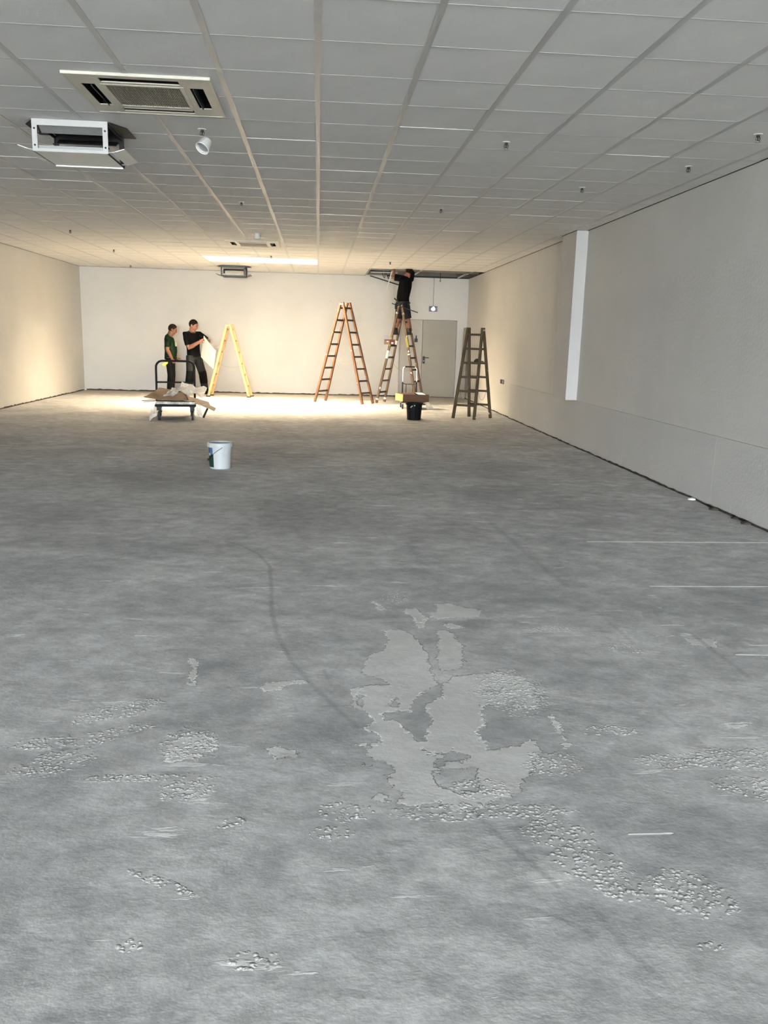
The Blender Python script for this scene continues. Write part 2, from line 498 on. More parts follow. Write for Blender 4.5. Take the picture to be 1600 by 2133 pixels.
def loft(bm, pts, radii, n=14, side=None, cap=True):
    """tube through pts; radii = list of r or (r_side, r_other)"""
    pts = [Vector(p) for p in pts]
    rings = []
    for i, p in enumerate(pts):
        d = (pts[min(i + 1, len(pts) - 1)] - pts[max(i - 1, 0)])
        a, b_ = frame_of(d, side)
        r = radii[i] if isinstance(radii, (list, tuple)) else radii
        ra, rb = r if isinstance(r, (list, tuple)) else (r, r)
        rings.append([bm.verts.new(p + a * (ra * math.cos(2 * PI * k / n)) + b_ * (rb * math.sin(2 * PI * k / n))) for k in range(n)])
    for r0, r1 in zip(rings, rings[1:]):
        for k in range(n):
            bm.faces.new((r0[k], r0[(k + 1) % n], r1[(k + 1) % n], r1[k]))
    if cap:
        bm.faces.new(rings[0][::-1])
        bm.faces.new(rings[-1])

def ball(bm, c, r, seg=18, rings=12, rot=None):
    rx, ry, rz = r if isinstance(r, (list, tuple)) else (r, r, r)
    mt = Matrix.Translation(c) @ (rot.to_4x4() if rot is not None else Matrix.Identity(4)) @ Matrix.Diagonal((rx, ry, rz, 1))
    bmesh.ops.create_uvsphere(bm, u_segments=seg, v_segments=rings, radius=1.0, matrix=mt)

def lathe(bm, prof, n=40, c=(0, 0, 0)):
    """profile [(r,z)...] revolved about the z axis through c"""
    rings = []
    for r, z in prof:
        rings.append([bm.verts.new((c[0] + r * math.cos(2 * PI * k / n), c[1] + r * math.sin(2 * PI * k / n), c[2] + z)) for k in range(n)])
    for r0, r1 in zip(rings, rings[1:]):
        for k in range(n):
            bm.faces.new((r0[k], r0[(k + 1) % n], r1[(k + 1) % n], r1[k]))
    return rings

def smooth_path(pts, sub=6):
    pts = [Vector(p) for p in pts]
    out = []
    for i in range(len(pts) - 1):
        p0, p1, p2, p3 = pts[max(i - 1, 0)], pts[i], pts[i + 1], pts[min(i + 2, len(pts) - 1)]
        for s in range(sub):
            t = s / sub
            out.append(0.5 * ((2 * p1) + (p2 - p0) * t + (2 * p0 - 5 * p1 + 4 * p2 - p3) * t * t + (3 * p1 - p0 - 3 * p2 + p3) * t ** 3))
    out.append(pts[-1])
    return out

def tube(name, pts, r, mat, parent=None, n=8, sub=6):
    bm = bmesh.new()
    loft(bm, smooth_path(pts, sub) if sub else pts, r, n)
    return obj(name, bm, mat, parent, smooth='auto')

def sheet(name, corners, mat, parent=None, nx=6, ny=6, amp=0.0, freq=3.0, th=0.005, seed=0.0, curl=0.0):
    """a thin real sheet spanned by four corners, crumpled by noise, with thickness"""
    c = [Vector(p) for p in corners]
    nrm = (c[1] - c[0]).cross(c[3] - c[0]).normalized()
    bm = bmesh.new()
    g = [[], []]
    for layer in (0, 1):
        for j in range(ny + 1):
            row = []
            for i in range(nx + 1):
                u, v = i / nx, j / ny
                p = (c[0] * (1 - u) + c[1] * u) * (1 - v) + (c[3] * (1 - u) + c[2] * u) * v
                k = amp * noise.noise(p * freq + Vector((seed, seed * 2, 0))) * 2 + amp * 0.6 * noise.noise(p * freq * 2.7 + Vector((seed, 0, seed)))
                k += curl * (u - 0.5) ** 2 * 4
                row.append(bm.verts.new(p + nrm * (k + layer * th)))
            g[layer].append(row)
    for j in range(ny):
        for i in range(nx):
            bm.faces.new((g[0][j][i], g[0][j + 1][i], g[0][j + 1][i + 1], g[0][j][i + 1]))
            bm.faces.new((g[1][j][i], g[1][j][i + 1], g[1][j + 1][i + 1], g[1][j + 1][i]))
    for i in range(nx):
        bm.faces.new((g[0][0][i], g[0][0][i + 1], g[1][0][i + 1], g[1][0][i]))
        bm.faces.new((g[0][ny][i + 1], g[0][ny][i], g[1][ny][i], g[1][ny][i + 1]))
    for j in range(ny):
        bm.faces.new((g[0][j + 1][0], g[0][j][0], g[1][j][0], g[1][j + 1][0]))
        bm.faces.new((g[0][j][nx], g[0][j + 1][nx], g[1][j + 1][nx], g[1][j][nx]))
    return obj(name, bm, mat, parent, smooth='auto' if amp > 0 else False)

def poly_plate(name, pts, mat, th=0.006, parent=None):
    """flat polygon (world points) with thickness"""
    bm = bmesh.new()
    P = [Vector(p) for p in pts]
    nrm = Vector((0, 0, 0))
    for i in range(len(P)):
        nrm += P[i].cross(P[(i + 1) % len(P)])
    nrm.normalize()
    a = [bm.verts.new(p) for p in P]
    b_ = [bm.verts.new(p + nrm * th) for p in P]
    fa = bm.faces.new(a[::-1])
    fb = bm.faces.new(b_)
    for i in range(len(P)):
        j = (i + 1) % len(P)
        bm.faces.new((a[i], a[j], b_[j], b_[i]))
    bmesh.ops.triangulate(bm, faces=[fa, fb])
    return obj(name, bm, mat, parent)

def rect_subtract(r, cuts):
    out = [r]
    for c in cuts:
        nxt = []
        for (x0, x1, y0, y1) in out:
            cx0, cx1, cy0, cy1 = max(x0, c[0]), min(x1, c[1]), max(y0, c[2]), min(y1, c[3])
            if cx1 - cx0 < 1e-4 or cy1 - cy0 < 1e-4:
                nxt.append((x0, x1, y0, y1))
                continue
            for q in ((x0, cx0, y0, y1), (cx1, x1, y0, y1), (cx0, cx1, y0, cy0), (cx0, cx1, cy1, y1)):
                if q[1] - q[0] > 1e-3 and q[3] - q[2] > 1e-3:
                    nxt.append(q)
        out = nxt
    return out

# ------------------------------------------------------------------ FLOOR
def px_floor(pts):
    return np.array([[p.x, p.y] for p in (onz(u, v) for u, v in pts)])

def zz(pts, ox=650, oy=1200, s=2.6667):
    return [(ox + x / s, oy + y / s) for x, y in pts]

def seg_dist(G, poly, closed=True):
    n = len(poly)
    best = np.full(len(G), 1e9)
    for i in range(n if closed else n - 1):
        a, b_ = poly[i], poly[(i + 1) % n]
        d = b_ - a
        t = np.clip(((G - a) @ d) / max(d @ d, 1e-9), 0, 1)
        best = np.minimum(best, np.hypot(*(G - a - t[:, None] * d).T))
    return best

def inside(G, poly):
    r = np.zeros(len(G), bool)
    n = len(poly)
    for i in range(n):
        (x0, y0), (x1, y1) = poly[i], poly[(i + 1) % n]
        if y0 == y1:
            continue
        c = ((y0 > G[:, 1]) != (y1 > G[:, 1])) & (G[:, 0] < (x1 - x0) * (G[:, 1] - y0) / (y1 - y0) + x0)
        r ^= c
    return r

def build_floor():
    x1 = xr(YB) + 0.12
    xs = np.concatenate([np.linspace(XL - 0.15, -2.42, 8), np.arange(-2.4, 3.7, 0.0125), np.linspace(3.72, x1, 4)])
    ys = np.concatenate([np.linspace(FRONT_Y - 0.3, 1.1, 7), np.arange(1.2, 6.6, 0.0125), np.linspace(6.63, YB + 0.1, 40)])
    X, Y = np.meshgrid(xs, ys)
    G = np.stack([X.ravel(), Y.ravel()], 1)
    nx, ny = len(xs), len(ys)
    V = np.zeros((len(G), 3), np.float32)
    V[:, :2] = G
    idx = np.arange(nx * ny).reshape(ny, nx)
    Fq = np.stack([idx[:-1, :-1], idx[:-1, 1:], idx[1:, 1:], idx[1:, :-1]], -1).reshape(-1, 4)
    me = bpy.data.meshes.new('floor')
    me.vertices.add(len(V)); me.vertices.foreach_set('co', V.ravel())
    me.loops.add(Fq.size); me.loops.foreach_set('vertex_index', Fq.ravel().astype(np.int32))
    me.polygons.add(len(Fq)); me.polygons.foreach_set('loop_start', np.arange(0, Fq.size, 4, dtype=np.int32))
    me.update(calc_edges=True)
    # residue plates
    plates = [
        [(410,300),(500,295),(560,330),(640,420),(660,520),(690,600),(620,645),(560,690),(545,755),(480,745),(390,765),(400,800),(470,805),(530,860),(560,900),(640,915),(650,870),(630,850),(670,800),(640,715),(690,675),(740,672),(720,610),(780,560),(860,545),(1000,535),(1110,550),(1180,575),(1230,620),(1260,690),(1255,745),(1180,735),(1090,700),(960,715),(950,760),(970,830),(910,860),(920,900),(970,930),(1010,965),(1150,950),(1190,920),(1230,920),(1270,960),(1275,1000),(1230,1080),(1180,1170),(1070,1230),(960,1290),(840,1310),(700,1260),(490,1270),(490,1200),(440,1165),(390,1120),(450,1090),(420,1045),(340,1020),(320,960),(400,930),(350,880),(310,845),(350,800),(280,750),(215,720),(210,625),(320,605),(420,600),(400,575),(300,555),(285,500),(320,440),(400,410),(420,370)],
        [(700,310),(740,300),(800,330),(830,390),(850,460),(830,515),(720,530),(690,480),(700,400)],
        [(510,175),(580,185),(630,230),(610,290),(560,240)],
        [(680,150),(780,155),(900,180),(960,190),(930,228),(700,236),(640,210),(700,190)],
        [(715,272),(780,265),(850,285),(780,292)],
        [(330,130),(400,160),(420,185),(370,185)],
        [(245,940),(330,925),(400,928),(330,945)],
        [(258,1055),(290,1035),(335,1052)],
        [(360,1220),(410,1215),(415,1260),(370,1262)],
    ]
    holes = [
        [(430,680),(480,675),(485,730),(430,720)],
        [(610,955),(680,980),(780,962),(860,1000),(850,1028),(740,1032),(690,1058),(720,1000),(640,992)],
        [(670,1100),(760,1070),(900,1060),(920,1130),(910,1200),(830,1210),(740,1180),(680,1150)],
        [(950,620),(1060,615),(1050,645),(960,650)],
        [(255,615),(275,620),(285,740),(268,735)],
    ]
    small = [[(540,1433),(560,1424),(600,1420),(635,1415),(640,1422),(600,1428),(545,1445)],
             [(1120,1062),(1240,1058),(1240,1063),(1130,1066)],
             [(350,1545),(400,1525),(440,1535),(455,1560),(420,1575),(345,1590)],
             [(560,1560),(610,1555),(625,1572),(575,1578)],
             [(400,1372),(415,1380),(404,1430),(392,1425)],
             [(1430,1330),(1490,1330),(1500,1350),(1440,1345)],
             [(1150,1490),(1185,1550),(1178,1556),(1143,1492)]]
    sd = np.full(len(G), -9.0)
    near = (G[:, 1] > 1.1) & (G[:, 1] < 8.0)
    Gn = G[near]
    s = np.full(len(Gn), -9.0)
    for p in [px_floor(zz(q)) for q in plates] + [px_floor(q) for q in small]:
        d = seg_dist(Gn, p)
        s = np.maximum(s, np.where(inside(Gn, p), d, -d))
    for p in [px_floor(zz(q)) for q in holes]:
        d = seg_dist(Gn, p)
        s = np.minimum(s, np.where(inside(Gn, p), -d, d))
    sd[near] = s
    residue = np.clip(0.5 + sd / 0.24, 0, 1)
    band = np.clip(1.0 - np.abs(sd) / 0.17, 0, 1) * 0.72
    # crumbled adhesive
    def blobs(lst):
        r = np.zeros(len(G))
        for u, v, du, dv, ang in lst:
            c = onz(u, v); ex = onz(u + du, v) - c; ey = onz(u, v - dv) - c
            a, b_ = ex.length, ey.length
            t = math.radians(ang)
            dx, dy = G[:, 0] - c.x, G[:, 1] - c.y
            p, q = dx * math.cos(t) + dy * math.sin(t), -dx * math.sin(t) + dy * math.cos(t)
            r = np.maximum(r, np.clip(1.15 - np.sqrt((p / a) ** 2 + (q / b_) ** 2) * 0.65, 0, 1) * (np.sqrt((p / a) ** 2 + (q / b_) ** 2) < 1.77))
        return r
    rough = blobs([(110,1590,75,22,35),(250,1480,90,14,30),(215,1530,120,10,24),(130,1545,110,12,10),(395,1640,55,28,0),(300,1620,150,7,0),(395,1550,60,30,10),(720,1690,55,20,-10),(690,1735,45,14,0),
                   (1065,1440,75,42,0),(1150,1590,60,22,0),(1000,1690,190,16,0),(1165,1740,70,30,-35),(1230,1800,90,34,-35),(1290,1850,60,22,-20),
                   (1540,1580,120,20,0),(1560,1640,70,22,-10),(1400,1585,70,14,0),(820,1245,30,10,0),(1300,1350,35,10,0),(1150,1310,50,6,0),(1270,1520,60,10,0),
                   (480,1715,30,10,20),(340,1840,14,50,60),(270,1970,26,12,0),(530,2000,60,20,0),(1480,1970,30,10,0),(1430,1860,90,40,-30),(1000,1640,60,20,0)])
    stain = blobs([(1090,1735,60,40,-30),(450,1485,80,26,10),(690,1530,70,70,0),(890,1495,70,60,0),(1060,1510,80,34,0),(1080,1250,160,22,-8),(1330,1270,220,30,-12),
                   (1500,1330,90,40,-10),(160,1070,70,12,0),(1010,1036,30,7,0),(590,1278,26,5,0),(470,1380,60,16,0),(575,1810,26,46,0),(110,2120,50,14,0),(890,1850,16,12,0),(930,1876,20,14,0),
                   (640,1345,60,20,0),(1250,1600,80,40,-35),(1420,1700,60,36,-35),(790,1775,7,7,0),(1070,2050,26,16,0),(900,2045,16,10,0),(1500,1110,60,4,0),(1230,1090,50,5,0),(330,2010,50,20,20),(1150,1180,90,14,-5),(760,1100,120,10,0),(300,1000,160,10,0)])
    scratch = np.zeros(len(G))
    for pts, w, k in [([(470,1128),(500,1135),(540,1155),(562,1180),(566,1230),(566,1275),(580,1330),(610,1380),(645,1420),(690,1465),(745,1515)], 0.026, 0.9),
                      ([(985,1690),(1050,1750),(1110,1800),(1160,1845)], 0.019, 1.0),
                      ([(1020,1884),(1060,1886),(1100,1891),(1140,1903),(1180,1918),(1240,1950)], 0.016, 1.0),
                      ([(1230,1885),(1310,1980),(1400,2060)], 0.022, 0.8),
                      ([(675,1395),(690,1430)], 0.02, 0.7),
                      ([(1440,1320),(1500,1365),(1560,1410)], 0.03, 0.8),
                      ([(1000,1070),(1130,1180),(1180,1220)], 0.06, 0.7),
                      ([(1370,1480),(1440,1530),(1530,1610)], 0.03, 0.6),
                      ([(1245,1275),(1320,1340)], 0.03, 0.7),
                      ([(556,1995),(557,2058)], 0.006, 0.9)]:
        d = seg_dist(G, px_floor(pts), False)
        scratch = np.maximum(scratch, k * np.clip(1.2 - d / w, 0, 1))
    groove = np.zeros(len(G))
    for pts, w in [([(1225,1128),(1640,1130.5)], 0.028), ([(1355,1221),(1640,1222)], 0.022), ([(1135,1064),(1250,1062.5)], 0.03), ([(1270,1063.5),(1345,1064.5)], 0.02), ([(1535,1363),(1640,1365)], 0.02),
                   ([(1030 + 280, 1737), (1400, 1735)], 0.012)]:
        d = seg_dist(G, px_floor(pts), False)
        groove = np.maximum(groove, np.clip(1.15 - d / w, 0, 1))
    for nm, arr in (('residue', residue), ('residue_band', band), ('rough', rough), ('stain', stain), ('scratch', scratch), ('groove', groove)):
        a = me.attributes.new(nm, 'FLOAT', 'POINT')
        a.data.foreach_set('value', arr.astype(np.float32))
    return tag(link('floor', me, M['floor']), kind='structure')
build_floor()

# ------------------------------------------------------------------ WALLS
DX0, DX1, DZ = 2.205, 3.775, 2.085
def wall_obj(name, bm, mat):
    return tag(obj(name, bm, mat), kind='structure')

bm = bmesh.new()
xb = xr(YB)
box(bm, XL - 0.2, DX0, YB, YB + 0.2, 0, SLAB)
box(bm, DX0, DX1, YB, YB + 0.2, DZ, SLAB)
box(bm, DX1, xb + 0.2, YB, YB + 0.2, 0, SLAB)
wall_back = wall_obj('wall_back', bm, M['wall'])
bm = bmesh.new()
box(bm, XL - 0.2, XL, FRONT_Y, YB, 0, SLAB)
wall_left = wall_obj('wall_left', bm, M['wall'])

def slanted(bm, y0, y1, off0, off1, z0, z1):
    """a slab following the slightly slanted right wall, off = distance into the room"""
    pts = [(xr(y0) - off1, y0), (xr(y0) - off0, y0), (xr(y1) - off0, y1), (xr(y1) - off1, y1)]
    lo = [bm.verts.new((x, y, z0)) for x, y in pts]
    hi = [bm.verts.new((x, y, z1)) for x, y in pts]
    bm.faces.new(lo[::-1]); bm.faces.new(hi)
    for i in range(4):
        j = (i + 1) % 4
        bm.faces.new((lo[i], lo[j], hi[j], hi[i]))
bm = bmesh.new()
slanted(bm, FRONT_Y, YB, -0.2, 0.0, 0, SLAB)
wall_right = wall_obj('wall_right', bm, M['wall'])
# the proud lower band of plaster, in lengths with visible joints
for y0, y1 in ((FRONT_Y, 7.92), (7.925, 10.48), (10.485, 13.62), (13.625, 17.3)):
    bm = bmesh.new()
    slanted(bm, y0, y1, -0.001, 0.016, 0.02, 0.70)
    obj('lower_wall_panel', bm, M['wall_low'], wall_right)
# raw unplastered wall above the ceiling line, seen through the open bay
bm = bmesh.new()
box(bm, 1.0, xr(YB) - 0.002, YB - 0.006, YB + 0.001, H + 0.02, SLAB)
obj('raw_upper_wall', bm, M['slab'], wall_back)
bm = bmesh.new()
slanted(bm, 20.7, YB - 0.007, -0.001, 0.006, H + 0.02, SLAB)
obj('raw_upper_wall', bm, M['slab'], wall_right)
bm = bmesh.new()
slanted(bm, 12.66, 13.42, -0.001, 0.175, 0.705, H)
tag(obj('pilaster', bm, M['pilaster'], wall_right), 'white boxed pilaster ending above the lower wall band')

bm = bmesh.new()
box(bm, XL - 0.2, xr(0) + 0.25, FRONT_Y - 0.2, FRONT_Y, 2.9, SLAB)
box(bm, XL - 0.2, -5.95, FRONT_Y - 0.2, FRONT_Y, 0, 2.9)
box(bm, 3.65, 4.1, FRONT_Y - 0.2, FRONT_Y, 0, 2.9)
box(bm, -5.95, 3.65, FRONT_Y - 0.2, FRONT_Y, 0, 0.12)
for x in (-3.6, -1.15, 1.25):
    box(bm, x - 0.03, x + 0.03, FRONT_Y - 0.13, FRONT_Y - 0.05, 0.12, 2.9)
wall_obj('wall_front', bm, M['wall'])
bm = bmesh.new()
box(bm, -40, 40, -45, FRONT_Y - 0.31, -0.15, -0.02)
tag(obj('pavement', bm, M['pavement']), kind='structure')

# dark rough gap where the skirtings were torn off
def gap_strip(name, p0, p1, inward, seed, hmin, hmax, wmax=0.02):
    p0, p1, inward = Vector(p0), Vector(p1), Vector(inward)
    n = int((p1 - p0).length / 0.05)
    bm = bmesh.new()
    prev = None
    for i in range(n + 1):
        p = p0.lerp(p1, i / n)
        k = 0.5 + noise.noise(p * 1.3 + Vector((seed, 0, 0))) * 0.35 + noise.noise(p * 9.0 + Vector((seed, 3, 0))) * 0.5
        k = max(0.06, min(1.1, k))
        h = hmin + (hmax - hmin) * k
        w = 0.006 + wmax * max(0.0, 0.5 + noise.noise(p * 5.0 + Vector((0, seed, 0))))
        q = [bm.verts.new(p), bm.verts.new(p + inward * w), bm.verts.new(p + inward * w * 0.8 + Vector((0, 0, h * 0.8))), bm.verts.new(p + Vector((0, 0, h)))]
        if prev:
            for a in range(4):
                b_ = (a + 1) % 4
                bm.faces.new((prev[a], q[a], q[b_], prev[b_]))
        else:
            bm.faces.new(q[::-1])
        prev = q
    bm.faces.new(prev)
    return tag(obj(name, bm, M['gap']), kind='structure')
gap_strip('baseboard_right', (xr(2) - 0.017, 2, 0.0), (xr(17.3) - 0.017, 17.3, 0.0), (-1, 0, 0), 1.0, 0.004, 0.026, 0.022)
gap_strip('baseboard_right_far', (xr(17.35) - 0.001, 17.35, 0.0), (xr(22.9) - 0.001, 22.9, 0.0), (-1, 0, 0), 4.0, 0.006, 0.028)
gap_strip('baseboard_left', (XL + 0.001, 2, 0.0), (XL + 0.001, 23.0, 0.0), (1, 0, 0), 2.0, 0.008, 0.045, 0.02)
gap_strip('baseboard_back', (XL + 0.05, YB - 0.001, 0.0), (DX0 - 0.06, YB - 0.001, 0.0), (0, -1, 0), 3.0, 0.010, 0.055, 0.03)

# conduit strip and cable on the back wall
bm = bmesh.new()
cx = at(818, 640, YB).x
box(bm, cx - 0.025, cx + 0.025, YB - 0.02, YB + 0.001, 0.95, SLAB)
tag(obj('trim_1', bm, M['wall']), kind='structure')
# grey board leaning in the far right corner
P1, P2 = onz(954, 828), onz(976, 836)
poly_plate_pts = [Vector((3.885, 22.97, 0.004)), Vector((3.965, 22.66, 0.004)), at(973.0, 682, 22.72), at(967.0, 683.5, 22.95)]
tag(poly_plate('leaning_board', poly_plate_pts, M['leaning'], 0.012), 'narrow grey board leaning in the corner behind the right ladder', 'board')

# ------------------------------------------------------------------ DOOR
door = empty('door_1', (DX0, YB, 0), None, None)
door['kind'] = 'structure'
bmv = bmesh.new()
def lbox(name, b_, mat, parent, ox=DX0, oy=YB, bev=0.0, label=None):
    bm = bmesh.new()
    box(bm, b_[0] - ox, b_[1] - ox, b_[2] - oy, b_[3] - oy, b_[4], b_[5], bev=bev)
    o = obj(name, bm, mat, parent)
    if label: o['label'] = label
    return o
XS = at(878.5, 750, YB).x
DXR, DXL = DX1 - 0.008, DX0 + 0.006
lbox('door_leaf', (XS + 0.004, DXR, YB + 0.02, YB + 0.07, 0.012, DZ - 0.008), M['door'], door, label='wide right leaf')
lbox('door_leaf', (DXL, XS - 0.004, YB + 0.026, YB + 0.076, 0.012, DZ - 0.008), M['door_frame'], door, label='narrow left leaf')
bm = bmesh.new()
box(bm, 0.0, DX1 - DX0, 0.10, 0.12, 0, DZ)                           # dark rebate behind the leaves
obj('rebate', bm, M['darkgrey'], door)
fr = [(DX0 - 0.05, DX1 + 0.05, YB - 0.012, YB + 0.001, DZ + 0.002, DZ + 0.06), (DX1 + 0.002, DX1 + 0.05, YB - 0.012, YB + 0.001, 0, DZ + 0.002), (DX0 - 0.05, DX0 - 0.002, YB - 0.012, YB + 0.001, 0, DZ + 0.002)]
bm = bmesh.new()
for f in fr:
    box(bm, f[0] - DX0, f[1] - DX0, f[2] - YB, f[3] - YB, f[4], f[5])
obj('door_frame', bm, M['wall'], door)
hx = XS + 0.055
hp = lbox('handle_plate', (hx - 0.03, hx + 0.03, YB + 0.008, YB + 0.022, 0.91, 1.11), M['black'], door, bev=0.004)
bm = bmesh.new()
c0 = Vector((hx - DX0, 0.012, 1.075))
loft(bm, [c0, c0 + Vector((0, -0.05, 0)), c0 + Vector((0.02, -0.06, 0)), c0 + Vector((0.135, -0.06, -0.004))], [0.011] * 4, 10)
obj('lever', bm, M['black'], hp, smooth='auto')
bm = bmesh.new()
loft(bm, [c0 + Vector((0, 0, -0.09)), c0 + Vector((0, -0.012, -0.09))], [0.011] * 2, 10)
obj('lock_cylinder', bm, M['steel'], hp, smooth='auto')
lp = at(866.5, 709, YB)
lk = lbox('latch_box', (lp.x - 0.042, lp.x + 0.042, YB - 0.02, YB + 0.027, lp.z - 0.045, lp.z + 0.045), M['black'], door, bev=0.004, label='black bolt latch on the narrow leaf')
bm = bmesh.new()
q = Vector((lp.x - DX0 + 0.008, -0.006, lp.z + 0.04))
loft(bm, [q, q + Vector((0, 0, 0.09))], [0.012, 0.012], 8)
obj('bolt_rod', bm, M['black'], lk, smooth='auto')

# ------------------------------------------------------------------ CEILING
AC1 = (-1.672, -0.728, 6.0, 6.945)
AC2 = (-1.672, -0.728, 15.63, 16.575)
DU1 = (-2.285, -1.695, 7.31, 7.90)
DU2 = (-2.365, -1.775, 21.2, 21.79)
LI = (GX - 4 * T, GX, GY + 24 * T, GY + 26 * T)
HO = (GX + 2 * T, 9.0, GY + 27 * T, 30.0)
bm = bmesh.new()
box(bm, XL - 0.2, xb + 0.25, FRONT_Y, YB + 0.2, SLAB, SLAB + 0.2)
ceiling = tag(obj('ceiling', bm, M['slab']), kind='structure')
cuts = []
for a in (AC1, AC2):
    cuts.append((a[0] + 0.03, a[1] - 0.03, a[2] + 0.03, a[3] - 0.03))
for a in (DU1, DU2):
    cuts.append((a[0] + 0.02, a[1] - 0.02, a[2] + 0.02, a[3] - 0.02))
cuts += [LI, HO, (xr(13.0) - 0.187, 9.0, 12.648, 13.432)]
BW, TW = 0.020, 0.0060                                               # half widths of runner and cross tee
tiles = []
i0, i1 = -10, 6
j0, j1 = -31, 31
def clampx(x, y):
    return min(x, xr(y) - 0.012)
for j in range(j0, j1):
    y0, y1 = GY + j * T + TW * 0.3, GY + (j + 1) * T - TW * 0.3
    y0, y1 = max(y0, FRONT_Y + 0.005), min(y1, YB - 0.012)
    if y1 - y0 < 0.02: continue
    for i in range(i0, i1 + 1):
        x0, x1 = GX + i * T + BW * 0.4, GX + (i + 1) * T - BW * 0.4
        x0, x1 = max(x0, XL + 0.012), clampx(x1, y0)
        if x1 - x0 < 0.02: continue
        ps = rect_subtract((x0, x1, y0, y1), cuts)
        if not ps: continue
        tiles.append((ps, (x0, x1, y0, y1)))
def in_view(r):
    for x in (r[0], r[1], (r[0] + r[1]) / 2):
        for y in (r[2], r[3]):
            q = project((x, y, H))
            if q and -10 < q[0] < 1610 and -10 < q[1] < 2143 and y > 1:
                return True
    return False
vis = [t for t in tiles if in_view(t[1])]
vis.sort(key=lambda t: t[1][2])
near_set = set(id(t) for t in vis[:300])
std = {}
rest = bmesh.new()
TZ = H + 0.0015
for t in tiles:
    ps, r = t
    dz = random.uniform(-0.0006, 0.0012)
    if id(t) in near_set:
        w, d = r[1] - r[0], r[3] - r[2]
        whole = len(ps) == 1 and abs(ps[0][1] - ps[0][0] - w) < 1e-6 and abs(ps[0][3] - ps[0][2] - d) < 1e-6
        key = (round(w, 3), round(d, 3)) if whole else None
        if key and key in std:
            me = std[key]
            o = bpy.data.objects.new('ceiling_tile', me)
            COL.objects.link(o); o.parent = ceiling
        else:
            bm = bmesh.new()
            for p in ps:
                box(bm, p[0] - r[0], p[1] - r[0], p[2] - r[2], p[3] - r[2], 0, 0.016, bev=0.0)
            o = obj('ceiling_tile', bm, M['tile'], ceiling)
            if key: std[key] = o.data
        o.location = (r[0], r[2], TZ + dz)
        o.rotation_euler = (random.uniform(-0.0022, 0.0022) if random.random() < 0.5 else 0, random.uniform(-0.0012, 0.0012), 0)
        if random.random() < 0.08: o.location.z += 0.003
    else:
        for p in ps:
            box(rest, *p, TZ + dz, TZ + 0.016 + dz)
tag(obj('ceiling_tile_far', rest, M['tile'], ceiling), kind='stuff')

def runner(x, y0, y1):
    bm = bmesh.new()
    box(bm, x - BW, x + BW, y0, y1, H - 0.0012, H + 0.001)
    box(bm, x - 0.002, x + 0.002, y0, y1, H + 0.001, H + 0.035)
    return obj('main_runner', bm, M['bar'], ceiling)
def cutspans(a, b_, blocks):
    sp = [(a, b_)]
    for c0, c1 in blocks:
        n = []
        for s0, s1 in sp:
            if c1 <= s0 or c0 >= s1: n.append((s0, s1)); continue
            if c0 > s0: n.append((s0, c0))
            if c1 < s1: n.append((c1, s1))
        sp = n
    return sp
allcut = [(c[0], c[1], c[2], c[3]) for c in (AC1, AC2, DU1, DU2, LI)]
for i in range(i0 + 1, i1 + 1):
    x = GX + i * T
    blocks = [(c[2], c[3]) for c in allcut if c[0] + 0.002 < x < c[1] - 0.002]
    if i in (3, 5): blocks.append((HO[2], 40))                          # runners taken out over the open bay
    ye = YB - 0.01
    if x > 3.6: blocks.append((12.4, 13.5))
    for s0, s1 in cutspans(FRONT_Y + 0.01, ye, blocks):
        runner(x, s0, s1)
for j in range(j0 + 1, j1):
    y = GY + j * T
    if y < FRONT_Y + 0.05 or y > YB - 0.02: continue
    blocks = [(c[0], c[1]) for c in allcut if c[2] + 0.002 < y < c[3] - 0.002]
    if y > HO[2] + 0.05: blocks.append((HO[0], 40))
    xe = xr(y) - 0.006
    if 12.6 < y < 13.45: xe -= 0.176
    bm = bmesh.new()
    for s0, s1 in cutspans(XL + 0.006, xe, blocks):
        box(bm, s0, s1, y - TW, y + TW, H - 0.0004, H + 0.001)
    obj('cross_tee', bm, M['bar'], ceiling)
# shadow-gap wall angles along the walls
bm = bmesh.new()
slanted(bm, FRONT_Y + 0.01, 12.66, -0.0005, 0.012, H - 0.003, H + 0.03)
slanted(bm, 13.42, HO[2], -0.0005, 0.012, H - 0.003, H + 0.03)
slanted(bm, 12.645, 13.435, 0.17, 0.187, H - 0.003, H + 0.03)
box(bm, XL, XL + 0.012, FRONT_Y + 0.01, YB - 0.001, H - 0.003, H + 0.03)
box(bm, XL, HO[0], YB - 0.012, YB - 0.0005, H - 0.003, H + 0.03)
box(bm, HO[0] + 0.6, xb - 0.03, YB - 0.03, YB - 0.007, H - 0.01, H + 0.03)
slanted(bm, HO[2], YB - 0.03, 0.0065, 0.03, H - 0.01, H + 0.03)
obj('wall_angle', bm, M['darkgrey'], ceiling)
bm = bmesh.new()
box(bm, HO[0] - 0.012, HO[0] + 0.002, HO[2], YB - 0.01, H - 0.002, H + 0.035)
box(bm, HO[0], xr(20.8) - 0.01, HO[2] - 0.002, HO[2] + 0.012, H - 0.002, H + 0.035)
obj('bay_edge_angle', bm, M['darkgrey'], ceiling)

